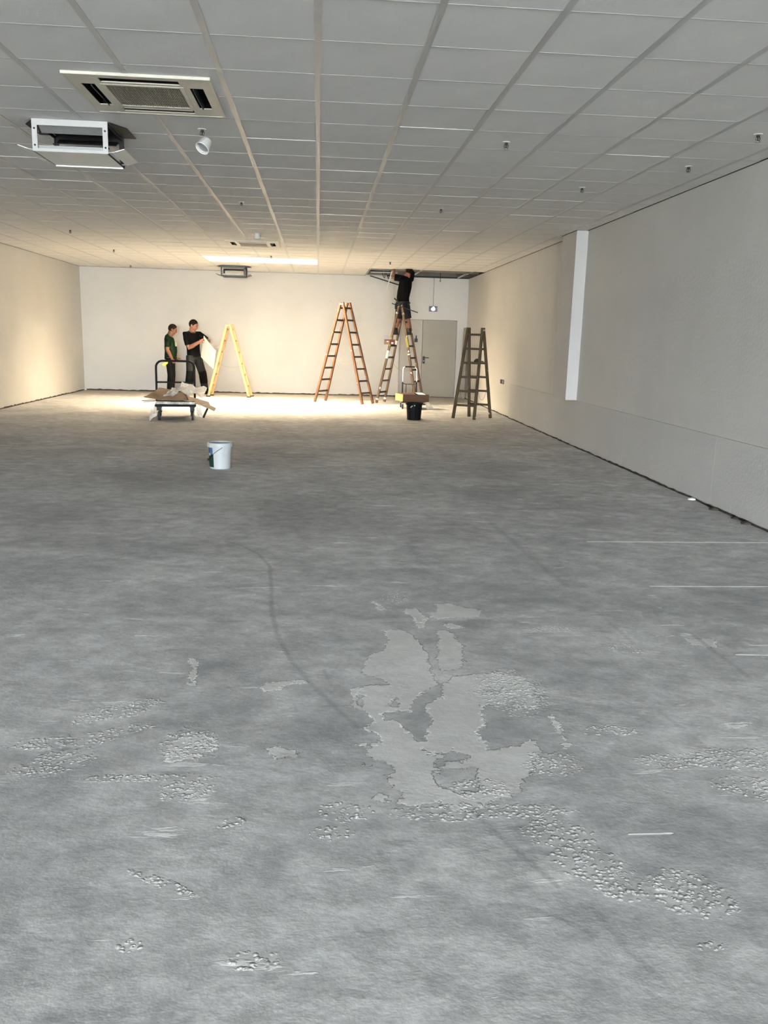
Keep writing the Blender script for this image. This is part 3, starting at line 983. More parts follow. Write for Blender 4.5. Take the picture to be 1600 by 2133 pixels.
# ------------------------------------------------------------------ things in the open ceiling bay
def corrugated(name, p0, p1, r, mat, label, cat):
    p0, p1 = Vector(p0), Vector(p1)
    bm = bmesh.new()
    n = int((p1 - p0).length / 0.03)
    pts = [p0.lerp(p1, i / n) + Vector((0, 0, 0.004 * math.sin(i * 0.12))) for i in range(n + 1)]
    loft(bm, pts, [r * (1.0 + (0.06 if i % 2 else -0.03)) for i in range(n + 1)], 16)
    return tag(obj(name, bm, mat, smooth=True), label, cat)
corrugated('ventilation_pipe', (GX + 2 * T - 1.0, 21.15, H + 0.075), (xr(21) - 0.1, 21.15, H + 0.03), 0.062, M['foil'], 'silver ventilation pipe crossing the open ceiling bay, nearest the room', 'pipe')
corrugated('ventilation_pipe', (GX + 2 * T + 0.75, 21.62, H + 0.11), (xr(21) - 0.1, 21.62, H + 0.09), 0.045, M['foil'], 'thinner silver pipe behind the big one in the open ceiling bay', 'pipe')
tag(sheet('loose_ceiling_tile', [(1.30, 21.62, H - 0.03), (1.96, 21.62, H - 0.03), (1.96, 22.1, H + 0.03), (1.30, 22.1, H + 0.03)], M['board'], None, 1, 1, th=0.016), 'white loose tile lying in the left end of the open ceiling bay', 'ceiling tile')
pa, pb = at(771, 574.5, 22.98), at(832, 594, 22.98)
bm = bmesh.new()
bar(bm, pa, pb, 0.035, 0.01, (0, 0, 1))
hang = obj('hanging_wall_angle', bm, M['black'])
bm = bmesh.new()
bar(bm, pa + Vector((0, -0.012, -0.022)), pb + Vector((0, -0.012, -0.022)), 0.008, 0.02, (0, 0, 1))
tag(obj('white_flange', bm, M['white'], hang), 'white lower flange')
tag(hang, 'dark metal edge strip hanging down askew from the open ceiling bay', 'metal strip')
for k, (u, v0, v1) in enumerate(((797, 569, 578), (806, 569, 580))):
    a = at(u - 2, 560, 22.3); b_ = at(u + 3, v1, 22.3); c = at(u + 6, 560, 22.3)
    tag(tube('hanging_cable', [Vector((a.x, a.y, SLAB)), a + Vector((0, 0, 0)), b_, b_ + (c - b_) * 0.5 + Vector((0.01, 0, -0.02)), Vector((c.x, c.y, SLAB))], 0.008, M['black']),
        ['black cable loop hanging in the open ceiling bay, left one', 'black cable loop hanging in the open ceiling bay, beside the worker'][k], 'cable')
# exit sign and its cable
sg = at(902, 643.5, YB)
tag(tube('sign_cable', [(sg.x + 0.005, YB - 0.006, 3.6), (sg.x + 0.003, YB - 0.006, 3.0), (sg.x, YB - 0.006, sg.z + 0.07)], 0.006, M['cable'], n=6, sub=1), 'grey cable running down the back wall to the lit sign', 'cable')
sign = empty('exit_sign', (sg.x, YB, sg.z), 'small lit emergency sign on the back wall above the door', 'sign')
boxes('housing', [(-0.112, 0.112, -0.05, -0.001, -0.072, 0.072)], M['sign'], sign, bev=0.006)
bm = bmesh.new()
loft(bm, [(0, -0.049, -0.008), (0, -0.056, -0.008)], [(0.042, 0.052)] * 2, 14, side=(0, 0, 1))
loft(bm, [(0.005, -0.049, 0.032), (0.005, -0.056, 0.032)], [(0.026, 0.022)] * 2, 10, side=(0, 0, 1))
tag(obj('lamp', bm, M['sign_lamp'], sign), 'glowing white pictogram lamp')

# ------------------------------------------------------------------ luminous ceiling panel
cl = empty('ceiling_light', ((LI[0] + LI[1]) / 2, (LI[2] + LI[3]) / 2, H), 'long white glowing light panel set in the ceiling near the back wall', 'ceiling light')
ox, oy = cl.location.x, cl.location.y
bm = bmesh.new()
w, d = (LI[1] - LI[0]) / 2, (LI[3] - LI[2]) / 2
box(bm, -w, w, -d, -d + 0.012, -0.004, 0.14); box(bm, -w, w, d - 0.012, d, -0.004, 0.14)
box(bm, -w, -w + 0.012, -d, d, -0.004, 0.14); box(bm, w - 0.012, w, -d, d, -0.004, 0.14)
obj('frame', bm, M['white'], cl)
for k in range(4):
    bm = bmesh.new()
    box(bm, -w + 0.012 + k * (2 * w - 0.024) / 4, -w + 0.012 + (k + 1) * (2 * w - 0.024) / 4 - 0.002, -d + 0.012, d - 0.012, 0.096, 0.108)
    obj('diffuser', bm, M['panel'], cl)
boxes('housing', [(-w, w, -d, d, 0.14, 0.145)], M['sheet'], cl)
bm = bmesh.new()                                                       # aluminium louvre: blades along the panel keep the light off the back wall
NB = 12
for k in range(NB):
    y_ = -d + 0.012 + (k + 0.5) * (2 * d - 0.024) / NB
    if k: 
        bm = bmesh.new()
    box(bm, -w + 0.012, w - 0.012, y_ - 0.002, y_ + 0.002, 0.0, 0.088)
    obj('louvre_blade', bm, M['louvre'], cl)
for k in range(1, 12):                                                 # and low cross blades
    x_ = -w + 0.012 + k * (2 * w - 0.024) / 12
    bm = bmesh.new()
    box(bm, x_ - 0.0015, x_ + 0.0015, -d + 0.012, d - 0.012, 0.028, 0.0875)
    obj('cross_blade', bm, M['louvre'], cl)

# ------------------------------------------------------------------ air conditioning cassettes
def cassette(a, label):
    cx_, cy_ = (a[0] + a[1]) / 2, (a[2] + a[3]) / 2
    s = (a[1] - a[0]) / 2
    r = empty('air_conditioner', (cx_, cy_, H), label, 'air conditioner', 'ceiling cassette air conditioners')
    g, in0, in1, L = 0.275, 0.315, 0.405, 0.26
    full = (-s, s, -s, s)
    slots = [(-L, L, -in1, -in0), (-L, L, in0, in1), (-in1, -in0, -L, L), (in0, in1, -L, L)]
    bm = bmesh.new()
    for p in rect_subtract(full, slots + [(-g, g, -g, g)]):
        box(bm, *p, -0.015, -0.009)
    bmesh.ops.remove_doubles(bm, verts=bm.verts[:], dist=1e-5)
    panel = obj('panel', bm, M['cream'], r)
    bm = bmesh.new()                                                   # raised rim lit from the front
    for q in ((-s - 0.006, s + 0.006, -s - 0.006, -s + 0.012), (-s - 0.006, s + 0.006, s - 0.012, s + 0.006), (-s - 0.006, -s + 0.012, -s, s), (s - 0.012, s + 0.006, -s, s)):
        box(bm, *q, -0.018, 0.002, bev=0.002)
    obj('rim', bm, M['cream'], panel)
    bm = bmesh.new()                                                   # dark wells behind the slots and the grille
    box(bm, -s + 0.04, s - 0.04, -s + 0.04, s - 0.04, 0.10, 0.11)
    for q in ((-s + 0.035, s - 0.035, -s + 0.035, -s + 0.045), (-s + 0.035, s - 0.035, s - 0.045, s - 0.035), (-s + 0.035, -s + 0.045, -s + 0.04, s - 0.04), (s - 0.045, s - 0.035, -s + 0.04, s - 0.04)):
        box(bm, *q, -0.001, 0.11)
    obj('housing', bm, M['darkgrey'], r)
    for k, q in enumerate(slots):                                      # air flaps, each swung a little open
        bm = bmesh.new()
        along_x = (q[1] - q[0]) > (q[3] - q[2])
        if along_x:
            sg_ = -1 if q[2] < 0 else 1
            bar(bm, (q[0] + 0.008, q[2] + (0.086 if sg_ < 0 else 0.02), -0.012), (q[1] - 0.008, q[2] + (0.086 if sg_ < 0 else 0.02), -0.012), 0.007, 0.006, (0, 0.35, -0.9))
        else:
            sg_ = -1 if q[0] < 0 else 1
            bar(bm, ((q[0] + q[1]) / 2 - sg_ * 0.015, q[2] + 0.008, 0.0), ((q[0] + q[1]) / 2 - sg_ * 0.015, q[3] - 0.008, 0.0), 0.05, 0.006, (sg_ * 0.3, 0, 0.9))
        obj('air_flap', bm, M['cream'] if along_x else M['black'], r)
    bm = bmesh.new()
    for p in rect_subtract((-g, g, -g, g), [(-g + 0.028, g - 0.028, -g + 0.028, g - 0.028)]):
        box(bm, *p, -0.018, -0.002)
    gf = obj('grille_frame', bm, M['cream'], r)
    bm = bmesh.new()
    n = 40
    for k in range(n):
        x = -g + 0.034 + k * (2 * g - 0.068) / (n - 1)
        box(bm, x - 0.0028, x + 0.0028, -g + 0.028, g - 0.028, -0.016, -0.004)
    for k in range(1, 6):
        y = -g + 0.028 + k * (2 * g - 0.056) / 6
        box(bm, -g + 0.028, g - 0.028, y - 0.002, y + 0.002, -0.013, -0.004)
    tag(obj('grille', bm, M['grille'], gf), kind='stuff')
    bm = bmesh.new()
    box(bm, -g + 0.02, g - 0.02, -g + 0.02, g - 0.02, 0.03, 0.034)
    obj('filter', bm, M['darkgrey'], gf)
    return r
cassette(AC1, 'big cream air conditioner cassette at upper left, nearest in the ceiling')
cassette(AC2, 'far cream air conditioner cassette just in front of the light panel')

# ------------------------------------------------------------------ hanging air outlet boxes with flaps
def outlet(a, label, far=False):
    cx_, cy_ = (a[0] + a[1]) / 2, (a[2] + a[3]) / 2
    s = (a[1] - a[0]) / 2
    r = empty('air_outlet', (cx_, cy_, H), label, 'air outlet', 'open air outlet boxes under the ceiling')
    zb = -0.245
    mt = M['outlet_dark'] if far else M['outlet_white']
    mp = M['outlet_dark'] if far else M['outlet_pale']
    for k in range(4):
        bm = bmesh.new()
        rot = Matrix.Rotation(k * PI / 2, 4, 'Z')
        rails = ((-s, s, -s, -s + 0.008, -0.05, -0.002), (-s, s, -s, -s + 0.008, zb, zb + 0.022), (-s, -s + 0.04, -s, -s + 0.008, zb + 0.022, -0.05), (s - 0.04, s, -s, -s + 0.008, zb + 0.022, -0.05))
        for q in rails if k in (0, 2) else ((-s, s, -s, -s + 0.006, -0.03, -0.002), (-s, s, -s, -s + 0.006, zb, zb + 0.012), (-s, -s + 0.02, -s, -s + 0.008, zb + 0.012, -0.03), (s - 0.02, s, -s, -s + 0.008, zb + 0.012, -0.03)):
            box(bm, *q)
        bmesh.ops.transform(bm, matrix=rot, verts=bm.verts[:])
        if k in (1, 3):                                               # side frames are only posts and rails set back
            bmesh.ops.scale(bm, vec=(0.985, 0.985, 1), verts=bm.verts[:])
        fr_ = obj('side_frame', bm, mt if k == 0 else M['darkgrey'], r)  # rear and side frames dark: shade inside the box put into their colour
        for sx in (-1, 1):
            for z in (-0.075, zb + 0.045):
                bm = bmesh.new()
                loft(bm, [(sx * (s - 0.02), -s - 0.004, z), (sx * (s - 0.02), -s + 0.001, z)], [0.008, 0.008], 8)
                bmesh.ops.transform(bm, matrix=rot, verts=bm.verts[:])
                obj('screw', bm, M['black'], fr_)
        if k in (1, 3):
            continue
        bm = bmesh.new()                                               # inner deflector plate under the top rail
        bar(bm, (-s + 0.045, -s + 0.06, -0.062), (s - 0.045, -s + 0.06, -0.062), 0.10, 0.004, (0, 0.8, -0.45))
        bmesh.ops.transform(bm, matrix=rot, verts=bm.verts[:])
        obj('deflector', bm, M['sheet'] if k == 0 else M['darkgrey'], r)  # rear one coloured dark to stand in for the interior shade
    bm = bmesh.new()
    box(bm, -s + 0.012, s - 0.012, -s + 0.012, s - 0.012, zb, zb + 0.006)
    box(bm, -s + 0.012, s - 0.012, s - 0.024, s - 0.012, zb - 0.01, zb + 0.02)
    bp = obj('bottom_plate', bm, mp, r)
    for q in ((-s + 0.03, s - 0.03, -s + 0.03, -s + 0.034), (-s + 0.03, s - 0.03, s - 0.034, s - 0.03)):
        bm = bmesh.new()
        box(bm, *q, zb + 0.006, zb + 0.05)
        obj('plate_lip', bm, M['sheet'], bp)
    for sx in (-1, 1):
        bm = bmesh.new()
        x = sx * (s + 0.075)
        bar(bm, (x, -s + 0.02, zb + 0.03), (x, s - 0.05, zb + 0.03), 0.10, 0.006, (sx * 0.95, 0, 0.3))
        obj('side_flap', bm, mp, r)
        for y in (-s + 0.03, s - 0.08):
            bm = bmesh.new()
            bar(bm, (sx * (s - 0.01), y, zb + 0.012), (sx * (s + 0.05), y, zb + 0.02), 0.006, 0.03, (0, 0, 1))
            obj('flap_bracket', bm, mt, r)
        bm = bmesh.new()                                               # dark sheet wing under the tiles, on each side
        poly = [(sx * (s + 0.004), -s + 0.02), (sx * (s + 0.11), -s + 0.20), (sx * (s + 0.11), s - 0.02), (sx * (s + 0.004), s - 0.02)]
        v0 = [bm.verts.new((x_, y_, -0.006)) for x_, y_ in poly]
        v1 = [bm.verts.new((x_, y_, -0.003)) for x_, y_ in poly]
        bm.faces.new(v0); bm.faces.new(v1[::-1])
        for i in range(4):
            bm.faces.new((v0[i], v0[(i + 1) % 4], v1[(i + 1) % 4], v1[i]))
        obj('wing', bm, M['darkgrey'], r)
    bm = bmesh.new()                                                   # open collar up into the plenum
    t = s - 0.03
    for q in ((-t, t, -t, -t + 0.004), (-t, t, t - 0.004, t), (-t, -t + 0.004, -t, t), (t - 0.004, t, -t, t)):
        box(bm, *q, -0.01, 0.33)
    box(bm, -t, t, -t, t, 0.33, 0.335)
    obj('collar', bm, M['darkgrey'], r)
    return r
outlet(DU1, 'open white air outlet box at upper left, beside the near air conditioner')
outlet(DU2, 'dark open air outlet box hanging just behind the light panel', True)

# ------------------------------------------------------------------ sprinklers and the two plastic covers
def sprinkler_proto():
    r = empty('sprinkler', (0, 0, H), 'x', 'sprinkler', 'ceiling sprinklers')
    bm = bmesh.new()
    lathe(bm, [(0.0, 0.0), (0.042, -0.001), (0.040, -0.006), (0.016, -0.010), (0.0, -0.010)], 20)
    obj('rosette', bm, M['white'], r, smooth='auto')
    bm = bmesh.new()
    lathe(bm, [(0.0, -0.008), (0.017, -0.010), (0.017, -0.022), (0.011, -0.028), (0.006, -0.034), (0.006, -0.060), (0.0, -0.060)], 12)
    for sx in (-1, 1):
        loft(bm, smooth_path([(sx * 0.014, 0, -0.022), (sx * 0.022, 0, -0.036), (sx * 0.014, 0, -0.052), (0, 0, -0.060)], 3), 0.004, 6)
    obj('body', bm, M['darkgrey'], r, smooth='auto')
    bm = bmesh.new()
    lathe(bm, [(0.0, -0.059), (0.024, -0.060), (0.024, -0.064), (0.0, -0.065)], 14)
    obj('deflector', bm, M['steel'], r, smooth='auto')
    return r
SP = [((1055, 295), 'sprinkler on the near ceiling right of centre, nearest of all'),
      ((1580, 279), 'sprinkler at the right photo edge, close to the top of the right wall'),
      ((1435, 346), 'second sprinkler from the right photo edge, near the right wall'),
      ((1213, 390), 'third sprinkler from the right edge, towards the white pilaster'),
      ((919, 434), 'small sprinkler in the middle ceiling, up from the worker on the ladder'),
      ((503, 420), 'small sprinkler in the left middle ceiling, below the white hanging cover'),
      ((146, 478), 'far left sprinkler above the left wall'),
      ((237, 519), 'tiny far left sprinkler near the back left corner'),
      ((421, 268), 'sprinkler with the crooked white plastic cover hanging under it'),
      ((813, 545), 'tiny sprinkler just in front of the open ceiling bay'),
      ((541, 489), 'sprinkler beside the upright white cover, before the far air conditioner'),
      ((565, 532), 'tiny sprinkler at the front edge of the light panel'),
      ((272, 552), 'tiny sprinkler almost touching the back wall at left')]
proto = sprinkler_proto()
for k, ((u, v), lab) in enumerate(SP):
    o = proto if k == 0 else copy_tree(proto)
    p = onz(u, v, H)
    if p.y > 22.9: p.y = 22.75
    o.location = (p.x, p.y, H - 0.001)
    o['label'] = lab
    o.scale = (0.8, 0.8, 0.95)
o = copy_tree(proto)
p = at(917, 588, 22.2)
o.location = (p.x, p.y, p.z + 0.065)
o['label'] = 'sprinkler on a long drop pipe in the open ceiling bay above the lit sign'
bm = bmesh.new()
loft(bm, [(0, 0, -0.004), (0, 0, SLAB - o.location.z)], [0.011, 0.011], 10)
obj('drop_pipe', bm, M['darkgrey'], o, smooth='auto')

def cover(p, tilt, label, string):
    r = empty('plastic_cover', p, label, 'cover', 'white plastic covers at sprinklers')
    bm = bmesh.new()
    lathe(bm, [(0.0, 0.040), (0.044, 0.040), (0.048, 0.034), (0.055, -0.045), (0.050, -0.045), (0.043, 0.030), (0.0, 0.033)], 24)
    ob = obj('cup', bm, M['white'], r, smooth='auto')
    ob.rotation_euler = tilt
    bm = bmesh.new()
    lathe(bm, [(0.0, -0.028), (0.049, -0.028), (0.049, -0.022), (0.0, -0.022)], 24)
    o2 = obj('inner_disc', bm, M['sheet'], ob, smooth='auto')
    bm = bmesh.new()
    lathe(bm, [(0.0575, -0.040), (0.060, -0.047), (0.057, -0.052), (0.053, -0.047), (0.0575, -0.040)], 24)
    obj('rim', bm, M['white'], ob, smooth='auto')
    if string:
        bm = bmesh.new()
        loft(bm, string, 0.003, 6)
        obj('string', bm, M['darkgrey'], r)
    return r
p = at(427, 301, onz(421, 268, H).y - 0.01)
cover(p, (-0.55, 0.5, 0), 'crooked white plastic cover hanging on a string under the near sprinkler', [(-0.02, 0.012, 0.075), (-0.005, 0.005, 0.055), (0.02, 0, 0.035)])
p2 = onz(536, 487, H)
cover((p2.x, p2.y - 0.07, H - 0.0405), (0, 0, 0), 'upright white plastic cover on the ceiling in front of the far air conditioner', None)

# ------------------------------------------------------------------ wall socket
sw = at(1041, 795, 18.13)
sk = empty('wall_socket', (xr(18.13), 18.13, sw.z), 'small dark open socket box low on the right wall', 'socket')
boxes('box', [(-0.012, 0.0, -0.16, 0.16, -0.045, 0.045)], M['black'], sk, bev=0.003)
boxes('plate', [(-0.016, -0.012, -0.16, -0.02, -0.03, 0.03)], M['sheet'], sk)

# ------------------------------------------------------------------ LADDERS
def ladder(name, label, feetA, feetB, ztop, rungs, leg_m, rung_m, topw=0.62, legw=(0.05, 0.05), gap=0.035, hinge=True, extras=None):
    """double ladder: feetA / feetB = ((x,y),(x,y)) near and far foot of each leaf"""
    A = [Vector((*p, 0)) for p in feetA]
    B = [Vector((*p, 0)) for p in feetB]
    c = (A[0] + A[1] + B[0] + B[1]) / 4
    wdir = ((A[1] - A[0]) + (B[1] - B[0])) / 2
    wid = wdir.length
    wdir.normalize()
    root = empty(name, c, label, 'ladder', 'wooden double ladders')
    sep = ((B[0] + B[1]) - (A[0] + A[1])) / 2
    sep = (sep - wdir * sep.dot(wdir)).normalized()
    loc = {}
    for nm, F_, sg_, wk in (('A', A, -1, 1.0), ('B', B, 1, 1.0)):
        tops = [c + Vector((0, 0, ztop)) + sep * (sg_ * gap) + wdir * (k * wid * topw / 2) for k in (-1, 1)]
        nrm = (tops[0] - F_[0]).cross(F_[1] - F_[0]).normalized()
        for f, t in zip(F_, tops):
            bm = bmesh.new()
            d = (t - f).normalized()
            f2 = f - c + d * (legw[1] * 0.5 * abs(sep.dot(d)))
            bar(bm, f2 + Vector((0, 0, 0.001)), t - c + d * 0.015, legw[0], legw[1], wdir, 0.93)
            obj('leg', bm, leg_m, root)
        for z in rungs:
            bm = bmesh.new()
            k = z / ztop
            a, b_ = F_[0].lerp(tops[0], k) - c, F_[1].lerp(tops[1], k) - c
            e = (b_ - a).normalized()
            bar(bm, a - e * 0.012, b_ + e * 0.012, 0.042, 0.026, (0, 0, 1))
            obj('rung', bm, rung_m, root)
        loc[nm] = (F_, tops)
    if hinge:
        for k in (0, 1):
            a, b_ = loc['A'][1][k] - c, loc['B'][1][k] - c
            o_ = wdir * ((-1 if k == 0 else 1) * (legw[0] / 2 + 0.003))
            bm = bmesh.new()
            bar(bm, a + o_ + Vector((0, 0, -0.03)) - sep * 0.015, b_ + o_ + Vector((0, 0, -0.03)) + sep * 0.015, 0.035, 0.005, (0, 0, 1))
            obj('hinge', bm, M['steel'], root)
    root['_c'] = list(c)
    return root, c, loc, wdir, sep
def pf(u, v):
    p = onz(u, v)
    return (p.x, p.y)
R6 = [0.275 + 0.281 * k for k in range(6)]
R8 = [0.265 + 0.282 * k for k in range(8)]
mid, mc, ml, mw, ms = ladder('double_ladder', 'tall warm brown double ladder standing alone, left of the worker', (pf(655.4, 837.5), pf(678, 835)), (pf(755, 843), pf(777, 841.4)), 2.355, R8, M['wood_warm'], M['wood_rung'])
wk, wc, wl, ww, wsep = ladder('double_ladder', 'paint splashed double ladder the worker stands on', (pf(784, 839.6), pf(800.6, 837.2)), (pf(867.0, 843.0), pf(881.8, 840.6)), 2.36, R8, M['wood_old'], M['wood_rung'])
rt, rc, rl, rw, rs = ladder('double_ladder', 'short olive brown double ladder by the right wall', (pf(943.6, 871.4), pf(987.4, 874.9)), (pf(977, 867.9), pf(1021.5, 871.2)), 1.80, R6, M['wood_olive'], M['wood_olive_rung'], topw=0.66, legw=(0.05, 0.05), gap=0.03)
pn, pc, pll, pw, psp = ladder('double_ladder', 'short new pine double ladder seen edge on beside the two men', (pf(434, 826), pf(441.5, 823.8)), (pf(519, 828), pf(524.5, 825.8)), 1.80, R6, M['pine'], M['pine_rung'], topw=0.7, legw=(0.05, 0.06))
for f in (*pll['A'][0], *pll['B'][0]):                               # dark rubber shoes of the pine ladder
    q = f - pc
    bm = bmesh.new()
    box(bm, q.x - 0.05, q.x + 0.05, q.y - 0.04, q.y + 0.04, 0.0, 0.028, bev=0.004)
    obj('foot_shoe', bm, M['black'], pn)
# safety cords between the leaves
def cord(root, c, loc, k, z, sag, mat, r=0.005, nm='safety_cord'):
    a = loc['A'][0][k].lerp(loc['A'][1][k], z) - c
    b_ = loc['B'][0][k].lerp(loc['B'][1][k], z) - c
    m_ = (a + b_) / 2 + Vector((0, 0, -sag))
    tube(nm, [a, a.lerp(m_, 0.5) + Vector((0, 0, -sag * 0.25)), m_, b_.lerp(m_, 0.5) + Vector((0, 0, -sag * 0.25)), b_], r, mat, root, n=6, sub=4)
cord(mid, mc, ml, 1, 0.44, 0.10, M['rope'])
cord(wk, wc, wl, 1, 0.42, 0.22, M['rope'])
cord(pn, pc, pll, 1, 0.45, 0.08, M['rope'], 0.003)
for k in (0, 1):
    cord(rt, rc, rl, k, 0.38, 0.30, M['cable'], 0.004)
# tape bands and paint daubs on the worker's ladder
def on_leg(root, c, F_, tp, k0, k1, mat, nm, grow=0.004):
    a, b_ = F_.lerp(tp, k0) - c, F_.lerp(tp, k1) - c
    bm = bmesh.new()
    bar(bm, a, b_, 0.05 + grow, 0.05 + grow, ww)
    return obj(nm, bm, mat, root)
tag(on_leg(wk, wc, wl['A'][0][0], wl['A'][1][0], 0.585, 0.67, M['yellow'], 'tape'), 'yellow tape on the left leaf')
tag(on_leg(wk, wc, wl['B'][0][0], wl['B'][1][0], 0.575, 0.675, M['yellow'], 'tape'), 'yellow tape on the right leaf')
for nm_, kk, a_, b_ in (('A', 0, 0.46, 0.54), ('A', 1, 0.60, 0.64), ('A', 0, 0.035, 0.05), ('A', 1, 0.03, 0.05), ('B', 0, 0.50, 0.515)):
    tag(on_leg(wk, wc, wl[nm_][0][kk], wl[nm_][1][kk], a_, b_, M['white'], 'paint_daub', 0.003), 'white paint daub')

# small open carton on a rung of the worker's ladder
rp_ = wl['A'][0][0].lerp(wl['A'][1][0], R8[4] / 2.36)
rq_ = wl['A'][0][1].lerp(wl['A'][1][1], R8[4] / 2.36)
ctr = rp_.lerp(rq_, 0.1) + Vector((-0.02, -0.03, 0.024))
sb = empty('screw_carton', ctr, 'small red and white carton resting on a rung of the worker\'s ladder', 'carton')
bm = bmesh.new()
x, y, h_ = 0.125, 0.05, 0.12
for q in ((-x, x, -y, -y + 0.004, 0, h_), (-x, x, y - 0.004, y, 0, h_), (-x, -x + 0.004, -y + 0.004, y - 0.004, 0, h_), (x - 0.004, x, -y + 0.004, y - 0.004, 0, h_), (-x, x, -y, y, 0, 0.004)):
    box(bm, *q)
obj('tray', bm, M['red'], sb)
boxes('label_and_glint', [(-x, -0.005, -y - 0.002, -y, 0.0, 0.095)], M['card'], sb)
boxes('label_and_glint', [(0.035, 0.085, -y - 0.002, -y, 0.02, 0.055)], M['white'], sb)
boxes('label_and_glint', [(-0.075, -0.035, -y - 0.004, -y - 0.002, 0.06, 0.085)], M['white'], sb)  # white glint on the left part, painted as a small plate
# dark tool lying across the right ladder's rungs
k4 = R6[3] / 1.80
ta = rl['A'][0][0].lerp(rl['A'][1][0], k4).lerp(rl['A'][0][1].lerp(rl['A'][1][1], k4), 0.75)
tb = rl['B'][0][0].lerp(rl['B'][1][0], k4).lerp(rl['B'][0][1].lerp(rl['B'][1][1], k4), 0.75)
tl = empty('hand_tool', ta + Vector((0, 0, 0.021)), 'dark hand tool lying across the rungs of the short olive ladder', 'tool')
dv = (tb - ta)
bm = bmesh.new()
loft(bm, [Vector((0, 0, 0.02)) - dv * 0.05, Vector((0, 0, 0.022)) + dv * 0.35], [0.02, 0.022], 10)
obj('handle', bm, M['black'], tl, smooth='auto')
bm = bmesh.new()
ball(bm, dv * 0.30 + Vector((0, 0, 0.035)), (0.05, 0.045, 0.035))
obj('gear_housing', bm, M['darkgrey'], tl, smooth=True)
bm = bmesh.new()
bar(bm, dv * 0.35 + Vector((0, 0, 0.022)), dv * 1.12 + Vector((0, 0, 0.012)), 0.022, 0.05, (0, 0, 1), 0.7)
obj('blade', bm, M['darkgrey'], tl)

# ------------------------------------------------------------------ PLATFORM TROLLEY with packing waste
cy0 = 15.42
tc_ = at(366, 850, cy0)
cart = empty('platform_trolley', (tc_.x, cy0, 0), 'dark platform trolley with black tube handle, loaded with packing waste', 'trolley', rz=0.155)
W2, LEN, DZ0 = 0.365, 1.05, 0.255
boxes('deck', [(-W2, W2, -0.06, LEN, DZ0, DZ0 + 0.035)], M['deck'], cart, bev=0.008)
for sx in (-1, 1):
    for yy in (0.06, LEN - 0.12):
        r_ = empty('caster', (sx * 0.295, yy, 0), None, None)
        r_.parent = cart
        bm = bmesh.new()
        loft(bm, [(-0.022, 0, 0.085), (-0.018, 0, 0.085), (0.018, 0, 0.085), (0.022, 0, 0.085)], [0.075, 0.0845, 0.0845, 0.075], 28)
        obj('wheel', bm, M['rubber'], r_, smooth='auto')
        bm = bmesh.new()
        for s2 in (-1, 1):
            bar(bm, (s2 * 0.03, 0, 0.085), (s2 * 0.03, 0.03, 0.235), 0.005, 0.055, (1, 0, 0))
        box(bm, -0.05, 0.05, -0.03, 0.08, 0.235, DZ0 - 0.001)
        box(bm, -0.04, 0.04, -0.012, 0.05, 0.178, 0.234)
        loft(bm, [(-0.035, 0, 0.085), (0.035, 0, 0.085)], [0.012, 0.012], 10)
        obj('fork', bm, M['darkgrey'], r_, smooth='auto')
bm = bmesh.new()
yh, zh = LEN - 0.04, at(365, 752, cy0 + LEN).z
hw = 0.355
path = [(-hw, yh, DZ0 + 0.02), (-hw, yh + 0.02, zh - 0.13)]
for k in range(7):
    t = PI - k * PI / 12
    path.append((-hw + 0.12 + 0.12 * math.cos(t), yh + 0.02, zh - 0.12 + 0.12 * math.sin(t)))
for k in range(7):
    t = PI / 2 - k * PI / 12
    path.append((hw - 0.12 + 0.12 * math.cos(t), yh + 0.02, zh - 0.12 + 0.12 * math.sin(t)))
path += [(hw, yh + 0.02, zh - 0.13), (hw, yh, DZ0 + 0.02)]
loft(bm, path, 0.0205, 12, side=(0, 1, 0))
obj('handle', bm, M['blackmetal'], cart, smooth='auto')
zr = at(365, 796, cy0 + LEN).z
bm = bmesh.new()
loft(bm, [(-hw, yh + 0.01, zr), (hw, yh + 0.01, zr)], 0.016, 10)
obj('cross_bar', bm, M['blackmetal'], cart, smooth='auto')

def Z(x, y, Y):                                                       # traced on a 10x view of the pile
    return at(300 + x / 10.0, 790 + y / 10.0, Y)
deckz = DZ0 + 0.036
def card(name, pts, mat, label, cat='cardboard', th=0.008):
    return tag(poly_plate(name, pts, mat, th), label, cat)
# a stack of flattened sheets first, then the loose flaps on top
bx = tc_.x
tag(sheet('cardboard_sheet', [(bx - 0.34, 15.40, deckz + 0.004), (bx + 0.33, 15.44, deckz + 0.004), (bx + 0.30, 16.25, deckz + 0.004), (bx - 0.34, 16.2, deckz + 0.004)], M['card_dark'], None, 4, 4, th=0.05), 'thick flat stack of brown cardboard lowest on the trolley deck', 'cardboard')
tag(sheet('cardboard_sheet', [(bx - 0.58, 15.52, deckz + 0.105), (bx - 0.22, 15.40, deckz + 0.062), (bx - 0.02, 16.0, deckz + 0.20), (bx - 0.40, 16.05, deckz + 0.235)], M['card'], None, 5, 5, amp=0.012, th=0.012, seed=2), 'brown cardboard sheet sticking out over the left side of the trolley', 'cardboard')
tag(sheet('cardboard_sheet', [(bx - 0.25, 15.36, deckz + 0.07), (bx + 0.22, 15.38, deckz + 0.075), (bx + 0.10, 15.60, deckz + 0.20), (bx - 0.12, 15.62, deckz + 0.215)], M['card'], None, 5, 4, amp=0.010, th=0.007, seed=5), 'brown cardboard flap propped up at the front of the pile', 'cardboard')
tag(sheet('cardboard_sheet', [(bx + 0.02, 15.52, deckz + 0.13), (bx + 0.24, 15.40, deckz + 0.085), (bx + 0.16, 15.64, deckz + 0.165), (bx + 0.00, 15.74, deckz + 0.20)], M['card_dark'], None, 3, 3, amp=0.006, th=0.006, seed=6), 'dark folded inside of a carton at the middle of the pile', 'cardboard')
